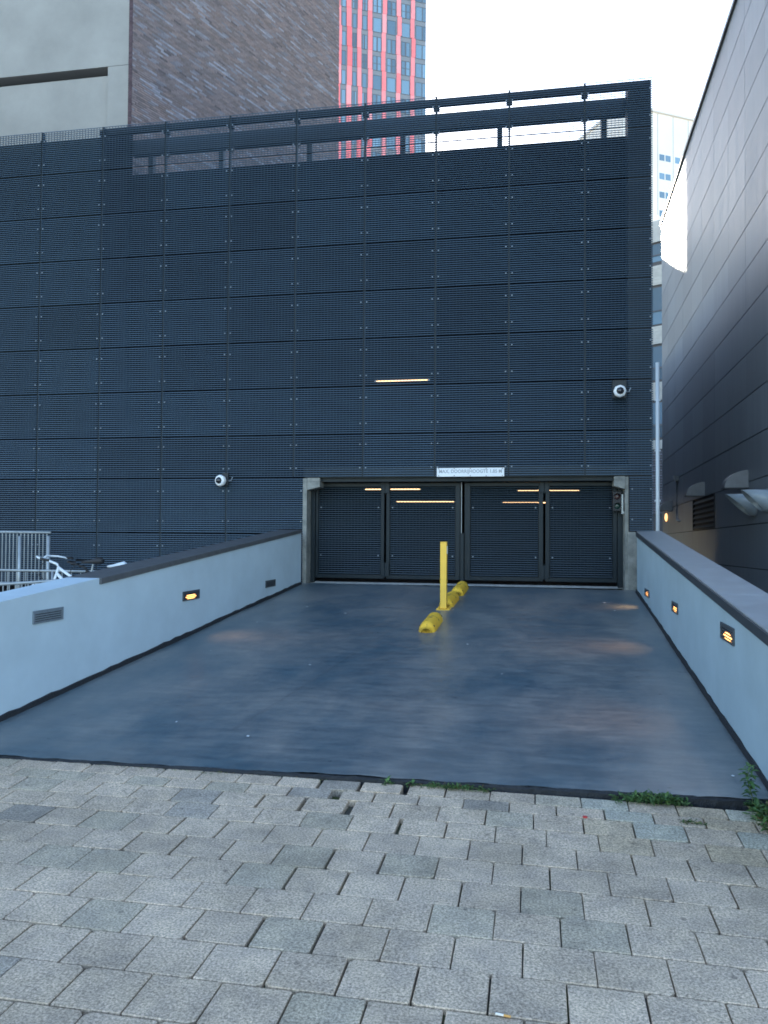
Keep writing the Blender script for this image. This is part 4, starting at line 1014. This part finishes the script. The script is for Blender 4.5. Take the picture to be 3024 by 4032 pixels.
q = random.Random(9); zc = pav_z(-8.52); tp = thing('tall_weed', 'tall single stemmed weed standing at the right end of the ramp edge', 'plant', (10.60, -8.53, zc))
pts = [Vector((10.60 + 0.012 * math.sin(i * 0.9), -8.53 + 0.004 * i, zc + 0.265 * i / 8)) for i in range(9)]
b = MB(); b.tube(pts, [0.004 - 0.0003 * i for i in range(9)], 6); b.build('stem', M['stem'], tp, smooth=True)
m = MB()
for i in range(46):
    f = 0.12 + 0.88 * (i / 46) ** 0.75; k = min(7, int(f * 8)); p = pts[k].lerp(pts[k + 1], f * 8 - k if f * 8 - k < 1 else 1); ang = i * 2.4
    v = q.uniform(.75, 1.3); L = (0.075 if f < 0.85 else 0.052) * q.uniform(.6, 1.1)
    leaf(m, p, Vector((math.cos(ang), math.sin(ang), q.uniform(-.5, .5))), Vector((0, 0, 1)), L, L * 0.24, (0.085 * v, 0.165 * v, 0.05 * v) if f > 0.7 else (0.05 * v, 0.11 * v, 0.035 * v))
for i in range(26):
    ang = i * 2.4; leaf(m, Vector((10.60, -8.53, zc + 0.02)), Vector((math.cos(ang), math.sin(ang), q.uniform(.1, .8))), Vector((0, 0, 1)), q.uniform(.03, .06), 0.012, (0.04, 0.095, 0.03))
o = m.build('leaves', M['leaf'], tp); o['kind'] = 'stuff'
def stone(label, x, y, sx, sy, sz, mm, seed):
    q = random.Random(seed); z = pav_z(y); m = MB(); n = 8
    vs = [(x + sx * math.cos(2 * math.pi * k / n) * q.uniform(.8, 1.1), y + sy * math.sin(2 * math.pi * k / n) * q.uniform(.8, 1.1), z - 0.004) for k in range(n)]
    vs += [(x + (a[0] - x) * .85, y + (a[1] - y) * .85, z + sz * q.uniform(.8, 1)) for a in vs]
    m.add(vs, [tuple(range(n, 2 * n))] + [(k, (k + 1) % n, n + (k + 1) % n, n + k) for k in range(n)])
    return tag(m.build('stone_chip', M[mm]), label, 'stone', 'loose stone chips')
stone('flat ochre stone chip at the foot of the tall weed', 10.66, -8.56, 0.05, 0.035, 0.012, 'stonechip', 1)
stone('pale stone chip right of the bushy weed', 10.84, -8.60, 0.045, 0.03, 0.015, 'litter', 2)
t = thing('cigarette_butt', 'cigarette butt with orange filter on the pavers at the bottom of the photo', 'cigarette butt', (9.168, -10.70, -0.708))
b = MB(); b.tube([(9.140, -10.695, -0.708), (9.168, -10.700, -0.708)], 0.004, 8); b.build('paper', M['cigpaper'], t)
b = MB(); b.tube([(9.1681, -10.700, -0.708), (9.192, -10.704, -0.708)], 0.0042, 8); b.build('filter', M['cigfilter'], t)
b = MB(); b.tube([(9.613, -8.80, pav_z(-8.8) + 0.001), (9.613, -8.80, pav_z(-8.8) + 0.007)], 0.014, 12)
tag(b.build('bottle_cap', M['redcap']), 'small red bottle cap on the pavers right of the middle', 'bottle cap')
q = random.Random(21); fl = MB()
for (x, a) in [(9.37, -5.4), (8.9, -4.2), (6.1, -1.4), (6.3, -2.2), (6.0, -3.4), (6.1, -5.0), (6.9, -7.3), (7.6, -7.5), (9.9, -1.1), (10.6, -1.2), (10.7, -1.8), (8.42, -1.95), (8.46, -2.1), (7.0, -2.6), (8.6, -3.3), (10.2, -3.0), (7.4, -5.4), (11.0, -7.6)]:
    w = q.uniform(.008, .022); r_ = q.uniform(0, 3)
    fl.add([RP((x + w * math.cos(r_ + k * 1.57) * (1 if k % 2 else .5), a + w * math.sin(r_ + k * 1.57), 0.014)) for k in range(4)], [(0, 1, 2, 3)])
o = fl.build('litter', M['litter']); tag(o, 'small white litter flakes scattered over the dark ramp', 'litter', kind='stuff')
